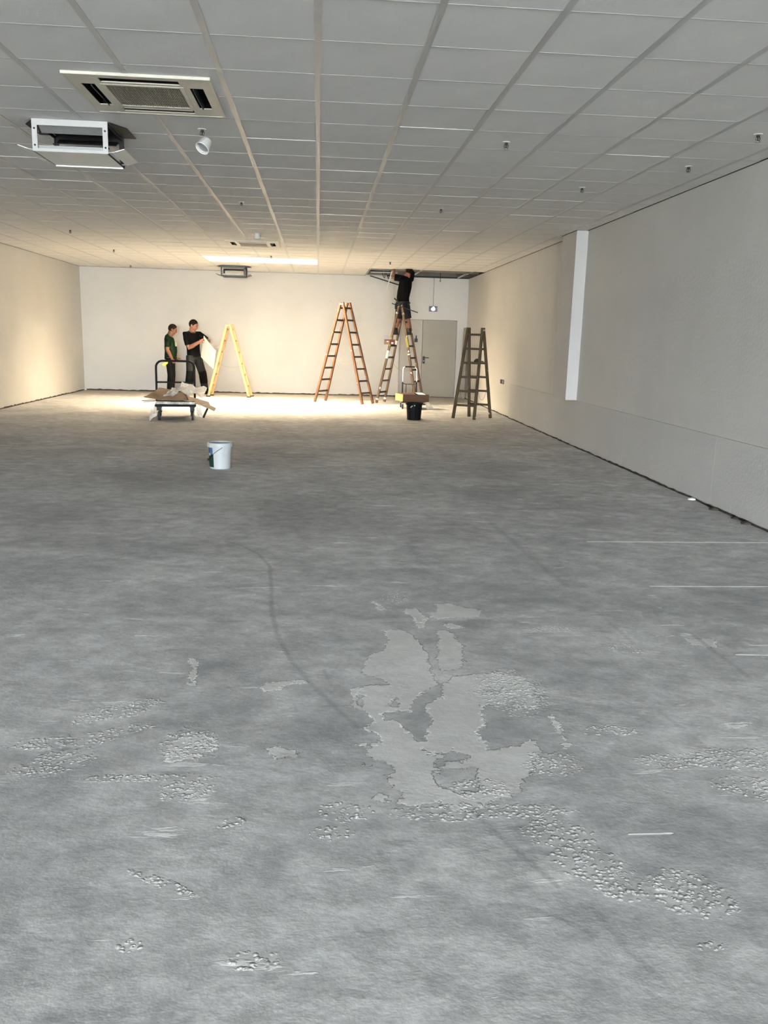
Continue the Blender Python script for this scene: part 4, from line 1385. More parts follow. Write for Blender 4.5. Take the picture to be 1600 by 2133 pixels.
card('cardboard_strip', [Z(600, 300, 15.75), Z(850, 330, 15.72), Z(1350, 470, 15.55), Z(1380, 540, 15.52), Z(1505, 600, 15.45), Z(1465, 660, 15.42), Z(1180, 535, 15.47), Z(850, 445, 15.52), Z(640, 380, 15.60)], M['card_light'], 'long beige cardboard strip with a notch hanging over the right side')
tag(sheet('plastic_film', [(bx - 0.22, 15.42, deckz + 0.155), (bx + 0.03, 15.46, deckz + 0.185), (bx + 0.02, 15.85, deckz + 0.27), (bx - 0.12, 15.80, deckz + 0.27)], M['film'], None, 16, 14, amp=0.022, freq=9, th=0.002, seed=3), 'crumpled clear plastic film on the left part of the pile', 'plastic film')
tag(sheet('plastic_film', [(bx - 0.05, 15.85, deckz + 0.20), (bx + 0.44, 15.80, deckz + 0.12), (bx + 0.46, 16.25, deckz + 0.26), (bx - 0.02, 16.3, deckz + 0.34)], M['film_white'], None, 18, 14, amp=0.028, freq=8, th=0.002, seed=8), 'milky crumpled plastic film at the back of the pile', 'plastic film')
tag(sheet('plastic_film', [(bx - 0.34, 15.345, deckz + 0.055), (bx + 0.36, 15.345, deckz + 0.055), (bx + 0.36, 15.335, deckz + 0.012), (bx - 0.34, 15.335, deckz + 0.008)], M['film'], None, 30, 4, amp=0.012, freq=10, th=0.002, seed=12), 'strip of milky film along the front edge of the trolley deck', 'plastic film')
tag(sheet('plastic_film', [Z(260, 545, 15.36), Z(140, 620, 15.36), Z(110, 880, 15.32), Z(265, 760, 15.30)], M['film'], None, 10, 16, amp=0.03, freq=9, th=0.002, seed=4), 'clear plastic film hanging down beside the left wheel of the trolley', 'plastic film')
tag(sheet('plastic_film', [Z(1085, 540, 15.36), Z(1185, 530, 15.38), Z(1215, 800, 15.38), Z(1105, 770, 15.36)], M['film_white'], None, 10, 16, amp=0.022, freq=9, th=0.002, seed=9), 'milky plastic film hanging down beside the right wheel of the trolley', 'plastic film')
bm = bmesh.new()
pb0, pb1 = Z(1330, 590, 15.60), onz(424, 870, 0.012)
bar(bm, pb1 + Vector((0, 0, 0.004)), pb0, 0.035, 0.02, (1, 0, 0))
tag(obj('dark_bar', bm, M['black']), 'short dark bar leaning from the floor against the beige cardboard strip', 'bar')
for k, (a, b_) in enumerate((((-40, 448, 15.6), (290, 425, 15.75)), ((-10, 472, 15.62), (290, 445, 15.72)))):
    bm = bmesh.new()
    bar(bm, Z(*a), Z(*b_), 0.012, 0.012)
    tag(obj('thin_strip', bm, M['black']), ['upper thin dark strip poking out left of the trolley pile', 'lower thin dark strip poking out left of the trolley pile'][k], 'strip')

# thin pale strip lying on the lit floor
bm = bmesh.new()
bar(bm, onz(448, 842.6, 0.008), onz(507, 843.6, 0.008), 0.014, 0.03, (0, 0, 1))
tag(obj('floor_strip', bm, M['cream']), 'thin pale strip lying on the bright floor below the pine ladder', 'strip')

# ------------------------------------------------------------------ SMALL HAND CART with carton tray
hy = 18.95
hc = at(853, 846, hy)
hcart = empty('hand_cart', (hc.x, hy, 0), 'small folding hand cart with chrome handle, below the worker\'s ladder', 'cart')
boxes('platform', [(-0.19, 0.30, -0.05, 0.52, 0.145, 0.17)], M['black'], hcart, bev=0.006)
for sx, yy in ((-0.155, 0.02), (0.27, 0.02), (-0.155, 0.45), (0.27, 0.45)):
    bm = bmesh.new()
    loft(bm, [(sx - 0.016, yy, 0.056), (sx - 0.012, yy, 0.056), (sx + 0.012, yy, 0.056), (sx + 0.016, yy, 0.056)], [0.048, 0.0555, 0.0555, 0.048], 24)
    w_ = obj('wheel', bm, M['rubber'], hcart, smooth='auto')
    bm = bmesh.new()
    for s2 in (-1, 1):
        bar(bm, (sx + s2 * 0.022, yy, 0.05), (sx + s2 * 0.022, yy + 0.01, 0.146), 0.004, 0.03, (1, 0, 0))
    obj('fork', bm, M['steel'], w_)
hx0, hx1, hyy = at(838.5, 790, hy + 0.5).x - hc.x, at(867.5, 790, hy + 0.5).x - hc.x, 0.46
ztp, zmd = at(853, 764, hy + 0.5).z, at(853, 798, hy + 0.5).z
bm = bmesh.new()
path = [(hx0, hyy, 0.60), (hx0, hyy, ztp - 0.07)]
for k in range(6):
    t = PI - k * PI / 10
    path.append((hx0 + 0.07 + 0.07 * math.cos(t), hyy, ztp - 0.07 + 0.07 * math.sin(t)))
for k in range(6):
    t = PI / 2 - k * PI / 10
    path.append((hx1 - 0.07 + 0.07 * math.cos(t), hyy, ztp - 0.07 + 0.07 * math.sin(t)))
path += [(hx1, hyy, ztp - 0.07), (hx1, hyy, 0.60)]
loft(bm, path, 0.012, 12, side=(0, 1, 0))
hd = obj('handle', bm, M['chrome'], hcart, smooth='auto')
bm = bmesh.new()
loft(bm, [(hx0 + 0.05, hyy, ztp), (hx1 - 0.05, hyy, ztp)], 0.0165, 12)
tag(obj('grip', bm, M['black'], hd, smooth='auto'), 'black foam grip')
for x_ in (hx0, hx1):
    bm = bmesh.new()
    loft(bm, [(x_, hyy, 0.165), (x_, hyy, zmd + 0.02)], 0.018, 12)
    obj('post', bm, M['black'], hcart, smooth='auto')
for x_ in (hx0 + 0.085, hx1 - 0.085):
    bm = bmesh.new()
    loft(bm, [(x_, hyy, 0.165), (x_, hyy, zmd - 0.02)], 0.008, 8)
    obj('inner_rod', bm, M['black'], hcart, smooth='auto')
tube('cross_brace', [(hx0, hyy, zmd), (hx0 + 0.06, hyy, zmd - 0.02), ((hx0 + hx1) / 2, hyy, zmd - 0.022), (hx1 - 0.06, hyy, zmd - 0.02), (hx1, hyy, zmd)], 0.008, M['black'], hcart)

tray = empty('carton_tray', (hc.x, hy, 0.171), 'low open reddish brown carton with left side painted as lit, on the small hand cart', 'carton')
q0, q1, q2 = at(839, 838.5, hy - 0.10), at(893, 838, hy + 0.0), at(824, 828, hy + 0.30)
a = Vector((q0.x, hy - 0.10, 0)) - Vector((hc.x, hy, 0))
ex = Vector((q1.x - q0.x, 0.06, 0))
ey = Vector((-0.135, 0.44, 0))
hh = 0.165
def wall_slab(p, q, mat, nm, th=0.012, z0=0.0, h=hh):
    bm = bmesh.new()
    d = (q - p).normalized()
    n_ = Vector((-d.y, d.x, 0))
    v_ = []
    for z in (z0, z0 + h):
        for r_ in (p, q, q + n_ * th, p + n_ * th):
            v_.append(bm.verts.new(r_ + Vector((0, 0, z))))
    for f in ((3, 2, 1, 0), (4, 5, 6, 7), (0, 1, 5, 4), (1, 2, 6, 5), (2, 3, 7, 6), (3, 0, 4, 7)):
        bm.faces.new([v_[i] for i in f])
    return obj(nm, bm, mat, tray)
wall_slab(a, a + ex, M['crate'], 'front_side')
wall_slab(a + ex, a + ex + ey, M['crate'], 'end_side')
wall_slab(a + ex + ey, a + ey, M['crate'], 'back_side')
tag(wall_slab(a + ey, a, M['carton_lit'], 'end_side'), 'left side with the light painted in')
bm = bmesh.new()
v_ = [bm.verts.new(p + Vector((0, 0, z))) for z in (0.0, 0.008) for p in (a, a + ex, a + ex + ey, a + ey)]
for f in ((3, 2, 1, 0), (4, 5, 6, 7), (0, 1, 5, 4), (1, 2, 6, 5), (2, 3, 7, 6), (3, 0, 4, 7)):
    bm.faces.new([v_[i] for i in f])
obj('bottom', bm, M['crate'], tray)
inn = a + ex * 0.03 + ey * 0.05
tag(poly_plate('paper_sheet', [Vector((hc.x, hy, 0.171)) + inn + ex * 0.66 + Vector((0, 0, hh - 0.02)), Vector((hc.x, hy, 0.171)) + inn + ex * 0.92 + ey * 0.02 + Vector((0, 0, hh - 0.02)), Vector((hc.x, hy, 0.171)) + inn + ex * 0.88 + ey * 0.6 + Vector((0, 0, hh + 0.025)), Vector((hc.x, hy, 0.171)) + inn + ex * 0.62 + ey * 0.6 + Vector((0, 0, hh + 0.025))], M['board'], 0.004), 'white paper sheet sticking up in the right end of the carton tray', 'paper')
# brown contents of the tray
ct = Vector((hc.x, hy, 0.171)) + a
tag(sheet('wooden_offcut', [ct + ex * 0.08 + ey * 0.08 + Vector((0, 0, 0.10)), ct + ex * 0.62 + ey * 0.08 + Vector((0, 0, 0.11)), ct + ex * 0.62 + ey * 0.85 + Vector((0, 0, hh + 0.005)), ct + ex * 0.06 + ey * 0.85 + Vector((0, 0, hh - 0.01))], M['crate'], None, 4, 3, amp=0.004, th=0.02, seed=4), 'reddish brown board lying inside the carton tray', 'board')
fb = Vector((hc.x + 0.36, hy + 0.02, 0.0))
tag(sheet('plastic_film', [fb + Vector((0.02, -0.05, 0.20)), fb + Vector((0.10, 0.05, 0.16)), fb + Vector((0.22, 0.1, 0.004)), fb + Vector((0.03, -0.08, 0.004))], M['film_white'], None, 10, 12, amp=0.02, freq=9, th=0.002, seed=14), 'milky plastic film trailing from the carton tray to the floor', 'plastic film')

# ------------------------------------------------------------------ BUCKETS
b1 = onz(862, 874.5)
bb = empty('black_bucket', b1, 'black plastic bucket on the floor in front of the hand cart', 'bucket')
bm = bmesh.new()
n = 12
lathe(bm, [(0.0, 0.0), (0.128, 0.0), (0.134, 0.006), (0.158, 0.325), (0.152, 0.325), (0.128, 0.012), (0.0, 0.012)], n)
obj('shell', bm, M['bucket_black'], bb, smooth=False)
bm = bmesh.new()
lathe(bm, [(0.158, 0.30), (0.172, 0.300), (0.175, 0.318), (0.172, 0.335), (0.152, 0.335), (0.152, 0.30), (0.158, 0.30)], 24)
obj('rim', bm, M['bucket_black'], bb, smooth='auto')
for sx in (1,):
    boxes('grip_lug', [(sx * 0.19 - 0.025, sx * 0.19 + 0.025, -0.045, 0.045, 0.30, 0.318)], M['bucket_black'], bb, bev=0.004)
bm = bmesh.new()
for k, zz_ in ((-0.03, 0.28), (-0.05, 0.26), (0.02, 0.29)):
    ball(bm, (k - 0.03, -0.157, zz_), (0.012, 0.004, 0.009), 8, 6)
tag(obj('paint_drip', bm, M['white'], bb), 'white paint drips below the rim', kind='stuff')

b2 = onz(456.5, 978)
wb = empty('white_bucket', b2 + Vector((0, 0.12, 0)), 'white paint bucket with picture label standing alone on the floor', 'bucket')
R0, R1, HB = 0.122, 0.137, 0.305
bm = bmesh.new()
lathe(bm, [(0.0, 0.0), (R0 - 0.006, 0.0), (R0, 0.006), (R1, HB), (R1 - 0.004, HB), (R0 - 0.004, 0.01), (0.0, 0.010)], 48)
obj('shell', bm, M['bucket_white'], wb, smooth='auto')
bm = bmesh.new()
lathe(bm, [(R1 - 0.002, HB - 0.045), (R1 + 0.010, HB - 0.047), (R1 + 0.012, HB - 0.03), (R1 + 0.012, HB - 0.004), (R1 + 0.007, HB + 0.004), (R1 - 0.006, HB + 0.003), (R1 - 0.004, HB - 0.045), (R1 - 0.002, HB - 0.045)], 48)
obj('rim', bm, M['bucket_white'], wb, smooth='auto')
bm = bmesh.new()
lathe(bm, [(0.0, HB - 0.07), (R1 - 0.006, HB - 0.07), (R1 - 0.006, HB - 0.065), (0.0, HB - 0.064)], 32)
tag(obj('paint_residue', bm, M['paint_rest'], wb), 'grey dried paint inside the bucket')
def bucket_patch(nm, t0, t1, z0, z1, mat, lift, parent, label=None):
    bm = bmesh.new()
    cols = []
    k = 10
    for i in range(k + 1):
        t = math.radians(t0 + (t1 - t0) * i / k)
        col_ = []
        for z in (z0, z1):
            r_ = R0 + (R1 - R0) * (z / HB)
            col_.append((bm.verts.new(((r_ - 0.001) * math.cos(t), (r_ - 0.001) * math.sin(t), z)), bm.verts.new(((r_ + lift) * math.cos(t), (r_ + lift) * math.sin(t), z))))
        cols.append(col_)
    for c0, c1 in zip(cols, cols[1:]):
        bm.faces.new((c0[0][1], c1[0][1], c1[1][1], c0[1][1]))
        bm.faces.new((c0[0][0], c0[1][0], c1[1][0], c1[0][0]))
        bm.faces.new((c0[0][0], c1[0][0], c1[0][1], c0[0][1]))
        bm.faces.new((c0[1][1], c1[1][1], c1[1][0], c0[1][0]))
    for c0 in (cols[0], cols[-1]):
        bm.faces.new((c0[0][0], c0[0][1], c0[1][1], c0[1][0]))
    o = obj(nm, bm, mat, parent, smooth='auto')
    if label: o['label'] = label
    return o
lb = bucket_patch('label', 166, 240, 0.022, 0.175, M['label_green'], 0.0010, wb, 'dark green lower part of the picture label')
bucket_patch('label_sky', 168, 236, 0.176, 0.252, M['label_blue'], 0.0010, lb)
bucket_patch('label_roof', 176, 206, 0.162, 0.190, M['label_red'], 0.0016, lb)
bucket_patch('label_house', 203, 218, 0.158, 0.186, M['bucket_white'], 0.0022, lb)
bucket_patch('label_face', 200, 212, 0.196, 0.208, M['black'], 0.0018, lb)
# wire bail with its plastic end, hanging down on the camera side
def bp_(t, z, lift=0.006):
    r_ = R0 + (R1 - R0) * (z / HB) + lift
    return Vector((r_ * math.cos(math.radians(t)), r_ * math.sin(math.radians(t)), z))
tube('bail', [bp_(288, 0.262, 0.012), bp_(272, 0.235, 0.008), bp_(255, 0.205), bp_(240, 0.178), bp_(222, 0.145), bp_(200, 0.115), bp_(185, 0.10)], 0.003, M['black'], wb, n=6, sub=3)
bm = bmesh.new()
loft(bm, [bp_(196, 0.112, 0.012), bp_(178, 0.095, 0.014)], [0.008, 0.008], 8)
obj('bail_grip', bm, M['black'], wb, smooth='auto')

# crumbs of plaster along the right wall
for k, (u, v, s_) in enumerate(((1446, 1041, 0.05), (1492, 1062, 0.06), (1560, 1092, 0.055), (1535, 1080, 0.04))):
    p = onz(u, v)
    bm = bmesh.new()
    bmesh.ops.create_icosphere(bm, subdivisions=1, radius=1.0)
    for vv in bm.verts:
        vv.co = Vector((vv.co.x * s_, vv.co.y * s_ * 0.9, max(0, vv.co.z + 0.35) * s_ * 0.35)) * (0.8 + 0.4 * random.random())
    o = obj('plaster_crumb', bm, M['board'] if k == 0 else M['gap'])
    o.location = (p.x - 0.02, p.y, 0.0005)
    tag(o, ['white plaster crumb at the foot of the right wall', 'dark crumb by the right wall, first past the white one', 'dark crumb by the right wall closest to the photo edge', 'small dark crumb by the right wall between two larger ones'][k], 'crumb', 'crumbs along the right wall')

# ------------------------------------------------------------------ PEOPLE
def remesh(name, bm, mat, parent, voxel=0.008, smooth=3, faces=None):
    """fuse overlapping lofts into one continuous surface"""
    me = bpy.data.meshes.new(name + '_raw')
    bmesh.ops.recalc_face_normals(bm, faces=bm.faces[:])
    bm.to_mesh(me); bm.free()
    tmp = bpy.data.objects.new('tmp', me)
    COL.objects.link(tmp)
    md = tmp.modifiers.new('r', 'REMESH'); md.mode = 'VOXEL'; md.voxel_size = voxel
    if smooth:
        s = tmp.modifiers.new('s', 'SMOOTH'); s.iterations = smooth; s.factor = 0.5
    dg = bpy.context.evaluated_depsgraph_get()
    out = bpy.data.meshes.new_from_object(tmp.evaluated_get(dg))
    out.name = name
    bpy.data.objects.remove(tmp)
    bpy.data.meshes.remove(me)
    for p in out.polygons: p.use_smooth = True
    out.materials.clear()
    return link(name, out, mat, parent)

def hand(bm, wrist, direction, palm_normal, thumb_side, curl=0.6, s=1.0):
    """palm plus five separate, unequal, bent fingers"""
    d = Vector(direction).normalized()
    n = Vector(palm_normal); n = (n - d * n.dot(d)).normalized()
    t = d.cross(n).normalized()
    if t.dot(Vector(thumb_side)) < 0: t = -t
    w = Vector(wrist)
    loft(bm, [w - d * 0.02 * s, w + d * 0.02 * s, w + d * 0.06 * s, w + d * 0.095 * s], [(0.026 * s, 0.019 * s), (0.034 * s, 0.018 * s), (0.041 * s, 0.017 * s), (0.040 * s, 0.013 * s)], 12, side=t)
    for k, (off, ln) in enumerate(((0.030, 0.072), (0.010, 0.082), (-0.010, 0.075), (-0.029, 0.058))):
        p = w + d * 0.088 * s + t * off * s
        ang = 0.25 * curl
        pts = [p - d * 0.015 * s, p]
        for seg in (0.45, 0.32, 0.23):
            ang += curl * 0.75
            dd = d * math.cos(ang) + n * math.sin(ang)
            p = p + dd * (ln * seg * s)
            pts.append(p)
        loft(bm, pts, [0.0095 * s, 0.0095 * s, 0.009 * s, 0.0085 * s, 0.007 * s], 8)
    p = w + d * 0.025 * s + t * 0.030 * s
    q = p + (t * 0.55 + d * 0.7 + n * 0.25).normalized() * 0.042 * s
    r_ = q + (t * 0.15 + d * 0.85 + n * 0.55 * curl).normalized() * 0.034 * s
    loft(bm, [p - t * 0.01 * s, p, q, r_], [0.013 * s, 0.0125 * s, 0.0105 * s, 0.008 * s], 8)

def person(loc, rz, label, J, skin, hair_m, shirt_m, leg_m, S=1.0, hair='short', shorts=None, belly=0.0, head_yaw=0.0, head_pitch=0.25, torso_yaw=0.0, knee=None, curlL=0.7, curlR=0.7, palmL=None, palmR=None):
    """J: joints in the figure's own frame (x forward, y left, z up)"""
    root = empty('person', loc, label, 'person', None, rz)
    g = {k: Vector(v) for k, v in J.items()}
    side = Vector((math.cos(torso_yaw), math.sin(torso_yaw), 0))       # chest direction
    hside = Vector((1, 0, 0))
    left = Vector((-side.y, side.x, 0))
    pel, wst, che, sho, nek = g['pelvis'], g['waist'], g['chest'], g['shoulder'], g['neck']
    hd = g['head']
    # --- body
    bm = bmesh.new()
    loft(bm, [pel + Vector((0, 0, -0.07)) * S, pel, wst, che, sho, nek], [(0.080 * S, 0.11 * S), (0.088 * S, 0.128 * S), (0.088 * S, 0.128 * S), (0.105 * S, 0.155 * S), (0.078 * S, 0.13 * S), (0.058 * S, 0.06 * S)], 20, side=side)
    SH = S * 1.10
    hrot = Euler((0, head_pitch, head_yaw + 0.0)).to_matrix()
    hf = hrot @ Vector((1, 0, 0)); hu = hrot @ Vector((0, 0, 1)); hl = hrot @ Vector((0, 1, 0))
    loft(bm, [nek - Vector((0, 0, 0.04)) * SH, nek, hd - hu * 0.06 * SH - hf * 0.015 * SH], [0.074 * SH, 0.069 * SH, 0.066 * SH], 14)
    ball(bm, hd + hu * 0.02 * SH - hf * 0.008 * SH, (0.098 * SH, 0.078 * SH, 0.10 * SH), rot=hrot)
    ball(bm, hd - hu * 0.045 * SH + hf * 0.022 * SH, (0.070 * SH, 0.060 * SH, 0.072 * SH), rot=hrot)
    ball(bm, hd - hu * 0.092 * SH + hf * 0.055 * SH, (0.028 * SH, 0.030 * SH, 0.022 * SH), rot=hrot)      # chin
    loft(bm, [hd + hu * 0.012 * SH + hf * 0.082 * SH, hd - hu * 0.012 * SH + hf * 0.100 * SH, hd - hu * 0.030 * SH + hf * 0.108 * SH, hd - hu * 0.040 * SH + hf * 0.088 * SH], [0.010 * SH, 0.013 * SH, 0.016 * SH, 0.012 * SH], 8)   # nose
    loft(bm, [hd + hu * 0.024 * SH + hf * 0.078 * SH + hl * 0.045 * SH, hd + hu * 0.028 * SH + hf * 0.088 * SH, hd + hu * 0.024 * SH + hf * 0.078 * SH - hl * 0.045 * SH], [0.010 * SH, 0.012 * SH, 0.010 * SH], 8)   # brow
    for s_ in (-1, 1):
        ball(bm, hd - hu * 0.012 * SH - hf * 0.012 * SH + hl * (s_ * 0.078 * SH), (0.020 * SH, 0.010 * SH, 0.032 * SH), 10, 8, rot=hrot)
    for sd_, s_ in (('L', 1), ('R', -1)):
        a, e, w = g['arm' + sd_], g['elbow' + sd_], g['wrist' + sd_]
        loft(bm, [sho + (a - sho) * 0.4 - Vector((0, 0, 0.01)), a, a.lerp(e, 0.35), a.lerp(e, 0.8), e, e.lerp(w, 0.25), e.lerp(w, 0.7), w], [0.046 * S, 0.050 * S, 0.053 * S, 0.053 * S, 0.051 * S, 0.053 * S, 0.043 * S, 0.033 * S], 14)
        dd = g.get('handdir' + sd_, w - e)
        pn_ = (palmL if sd_ == 'L' else palmR) or (-left * s_)
        hand(bm, w, dd, pn_, side + Vector((0, 0, 0.3)), curlL if sd_ == 'L' else curlR, S)
        h, k, f = g['hip' + sd_], g['knee' + sd_], g['ankle' + sd_]
        loft(bm, [h + Vector((0, 0, 0.05)) * S, h.lerp(k, 0.25), h.lerp(k, 0.75), k, k.lerp(f, 0.3), k.lerp(f, 0.75), f], [0.09 * S, 0.082 * S, 0.062 * S, 0.055 * S, 0.055 * S, 0.042 * S, 0.038 * S], 14)
        toe = g['toe' + sd_]
        loft(bm, [f, f + Vector((0, 0, -0.045)) * S, f.lerp(toe, 0.5) + Vector((0, 0, -0.02)) * S, toe], [0.038 * S, 0.04 * S, 0.035 * S, 0.025 * S], 12)
    body = remesh('body', bm, skin, root, 0.0075 * S, 2)
    # --- eyes and mouth
    for s_ in (-1, 1):
        bm = bmesh.new()
        ball(bm, hd + hu * 0.006 * SH + hf * 0.082 * SH + hl * (s_ * 0.032 * SH), (0.010 * SH, 0.013 * SH, 0.008 * SH), 10, 8, rot=hrot)
        obj('eye', bm, M['eye'], body, smooth=True)
    bm = bmesh.new()
    ball(bm, hd - hu * 0.066 * SH + hf * 0.084 * SH, (0.012 * SH, 0.024 * SH, 0.007 * SH), 12, 8, rot=hrot)
    obj('mouth', bm, M['lip'], body, smooth=True)
    # --- hair: shell over crown and back of the head
    bm = bmesh.new()
    ball(bm, hd + hu * 0.022 * SH - hf * 0.012 * SH, (0.1025 * SH, 0.0815 * SH, 0.1035 * SH), 28, 20, rot=hrot)
    cut_c = hd + hu * (0.045 if hair == 'short' else 0.040) * SH + hf * 0.055 * SH
    cut_n = (hf * 0.80 - hu * 0.60).normalized()
    geom = bm.verts[:] + bm.edges[:] + bm.faces[:]
    r_ = bmesh.ops.bisect_plane(bm, geom=geom, plane_co=cut_c, plane_no=cut_n, clear_outer=True)
    eds = [e for e in r_['geom_cut'] if isinstance(e, bmesh.types.BMEdge)]
    bmesh.ops.contextual_create(bm, geom=eds)
    geom = bm.verts[:] + bm.edges[:] + bm.faces[:]
    r_ = bmesh.ops.bisect_plane(bm, geom=geom, plane_co=hd - hu * 0.028 * SH, plane_no=(hf * 0.55 - hu).normalized(), clear_outer=True)
    eds = [e for e in r_['geom_cut'] if isinstance(e, bmesh.types.BMEdge)]
    bmesh.ops.contextual_create(bm, geom=eds)
    obj('hair', bm, hair_m, root, smooth='auto')
    # --- shirt
    bm = bmesh.new()
    hem = pel + Vector((0, 0, g.get('hem', Vector((0, 0, 0))).z)) if 'hem' in g else pel + Vector((0, 0, -0.02)) * S
    mid_ = wst.lerp(che, 0.45)
    loft(bm, [hem, wst + side * (belly * 0.5), mid_ + side * (belly * 0.5), che, sho.lerp(che, 0.25), sho + Vector((0, 0, 0.02)) * S, nek + (sho - nek) * 0.45], [(0.128 * S + belly * 0.5, 0.178 * S), (0.122 * S + belly, 0.168 * S), (0.128 * S + belly * 0.9, 0.176 * S), (0.135 * S, 0.190 * S), (0.122 * S, 0.188 * S), (0.092 * S, 0.135 * S), (0.072 * S, 0.080 * S)], 24, side=side)
    for sd_ in ('L', 'R'):
        a, e = g['arm' + sd_], g['elbow' + sd_]
        loft(bm, [sho + (a - sho) * 0.35 - Vector((0, 0, 0.02)), a, a.lerp(e, 0.3), a.lerp(e, 0.78)], [0.074 * S, 0.082 * S, 0.081 * S, 0.080 * S], 16)
    shirt = remesh('shirt', bm, shirt_m, root, 0.009 * S, 3)
    # --- trousers or shorts
    bm = bmesh.new()
    loft(bm, [pel + Vector((0, 0, -0.10)) * S, pel + Vector((0, 0, -0.04)) * S, pel + Vector((0, 0, 0.085)) * S], [(0.115 * S, 0.16 * S), (0.122 * S, 0.172 * S), (0.112 * S, 0.160 * S)], 22, side=hside)
    for sd_ in ('L', 'R'):
        h, k, f = g['hip' + sd_], g['knee' + sd_], g['ankle' + sd_]
        if shorts:
            loft(bm, [h + Vector((0, 0, 0.03)) * S, h.lerp(k, 0.3), h.lerp(k, 0.7), h.lerp(k, shorts)], [0.108 * S, 0.105 * S, 0.095 * S, 0.094 * S], 16)
        else:
            loft(bm, [h + Vector((0, 0, 0.03)) * S, h.lerp(k, 0.3), h.lerp(k, 0.75), k, k.lerp(f, 0.35), k.lerp(f, 0.8), f.lerp(k, -0.06)], [0.112 * S, 0.110 * S, 0.098 * S, 0.093 * S, 0.092 * S, 0.089 * S, 0.092 * S], 16)
    tr = remesh('shorts' if shorts else 'trousers', bm, leg_m, root, 0.009 * S, 3)
    if knee:
        for sd_ in ('L', 'R'):
            k, f, h = g['knee' + sd_], g['ankle' + sd_], g['hip' + sd_]
            bm = bmesh.new()
            loft(bm, [k.lerp(h, 0.16), k, k.lerp(f, 0.35), k.lerp(f, 0.52)], [0.099 * S, 0.0975 * S, 0.097 * S, 0.095 * S], 18)
            obj('knee_patch', bm, knee, tr, smooth='auto')
    # --- shoes
    for sd_ in ('L', 'R'):
        f, toe = g['ankle' + sd_], g['toe' + sd_]
        dr = (toe - f); dr.z = 0; dr.normalize()
        z0 = toe.z - 0.028 * S
        bm = bmesh.new()
        heel = f - dr * 0.055 * S; heel.z = z0 + 0.05 * S
        t2 = toe + dr * 0.02 * S; t2.z = z0 + 0.036 * S
        md_ = f.lerp(toe, 0.45); md_.z = z0 + 0.055 * S
        loft(bm, [heel - dr * 0.012 * S, heel, md_, f.lerp(toe, 0.8) * 1.0 - Vector((0, 0, 0)), t2, t2 + dr * 0.022 * S], [(0.03 * S, 0.026 * S), (0.048 * S, 0.04 * S), (0.050 * S, 0.044 * S), (0.040 * S, 0.050 * S), (0.032 * S, 0.043 * S), (0.014 * S, 0.022 * S)], 14, side=(0, 0, 1))
        loft(bm, [Vector((f.x, f.y, z0 + 0.05 * S)), Vector((f.x, f.y, f.z + 0.035 * S))], [0.052 * S, 0.052 * S], 14)
        q = f - dr * 0.06 * S
        bar(bm, Vector((q.x, q.y, z0 + 0.014 * S)), Vector((t2.x, t2.y, z0 + 0.014 * S)), 0.028 * S, 0.088 * S, (0, 0, 1))
        remesh('shoe', bm, M['shoe'], root, 0.008 * S, 2)
    return root, body, shirt, tr, g

def rotz(v, a):
    return Vector((v[0] * math.cos(a) - v[1] * math.sin(a), v[0] * math.sin(a) + v[1] * math.cos(a), v[2]))

# man in the green shirt, standing side on, arms down
Y1 = 22.05
p1 = at(356, 812, Y1)
S1 = 0.985
J1 = dict(pelvis=(0, 0, 0.94), waist=(0.01, 0, 1.10), chest=(0.0, 0, 1.31), shoulder=(-0.02, 0, 1.45), neck=(0.02, 0, 1.525), head=(0.085, 0, 1.645),
          armL=(-0.02, 0.185, 1.42), armR=(-0.03, -0.185, 1.42), elbowL=(0.03, 0.24, 1.13), elbowR=(-0.05, -0.235, 1.14), wristL=(0.17, 0.15, 0.93), wristR=(0.065, -0.215, 0.90),
          hipL=(0, 0.09, 0.90), hipR=(0, -0.09, 0.90), kneeL=(0.03, 0.10, 0.50), kneeR=(0.02, -0.10, 0.50), ankleL=(0.0, 0.11, 0.09), ankleR=(-0.01, -0.11, 0.09), toeL=(0.16, 0.13, 0.032), toeR=(0.15, -0.13, 0.032), hem=(0, 0, -0.06))
m1, m1b, m1s, m1t, _ = person((p1.x, Y1, 0), 0.12, 'man in a dark green t-shirt standing side on behind the trolley', J1, M['skin'], M['hair_short'], M['green_shirt'], M['black_trousers'], S1, belly=0.035, head_pitch=0.30)
bm = bmesh.new()                                                       # pale chest print, a large letter N
for a, b_ in (((0.150, -0.128, 1.225), (0.142, -0.128, 1.345)), ((0.142, -0.128, 1.345), (0.176, -0.078, 1.225)), ((0.176, -0.078, 1.225), (0.168, -0.078, 1.345))):
    bar(bm, a, b_, 0.0085, 0.022, (0.6, -0.8, 0))
tag(obj('shirt_print', bm, M['print'], m1s), 'pale letter print on the chest')
yc = rotz((-0.13, -0.13, 0), 0.12)
ycl = tag(sheet('yellow_cloth', [Vector((p1.x, Y1, 0)) + rotz(q, 0.12) for q in ((-0.195, -0.205, 0.775), (-0.035, -0.21, 0.86), (-0.055, -0.21, 0.79), (-0.155, -0.205, 0.715))], M['yellow_cloth'], None, 6, 4, amp=0.008, freq=10, th=0.012, seed=3), 'bright yellow cloth hanging from the back pocket of the man in green', 'cloth')

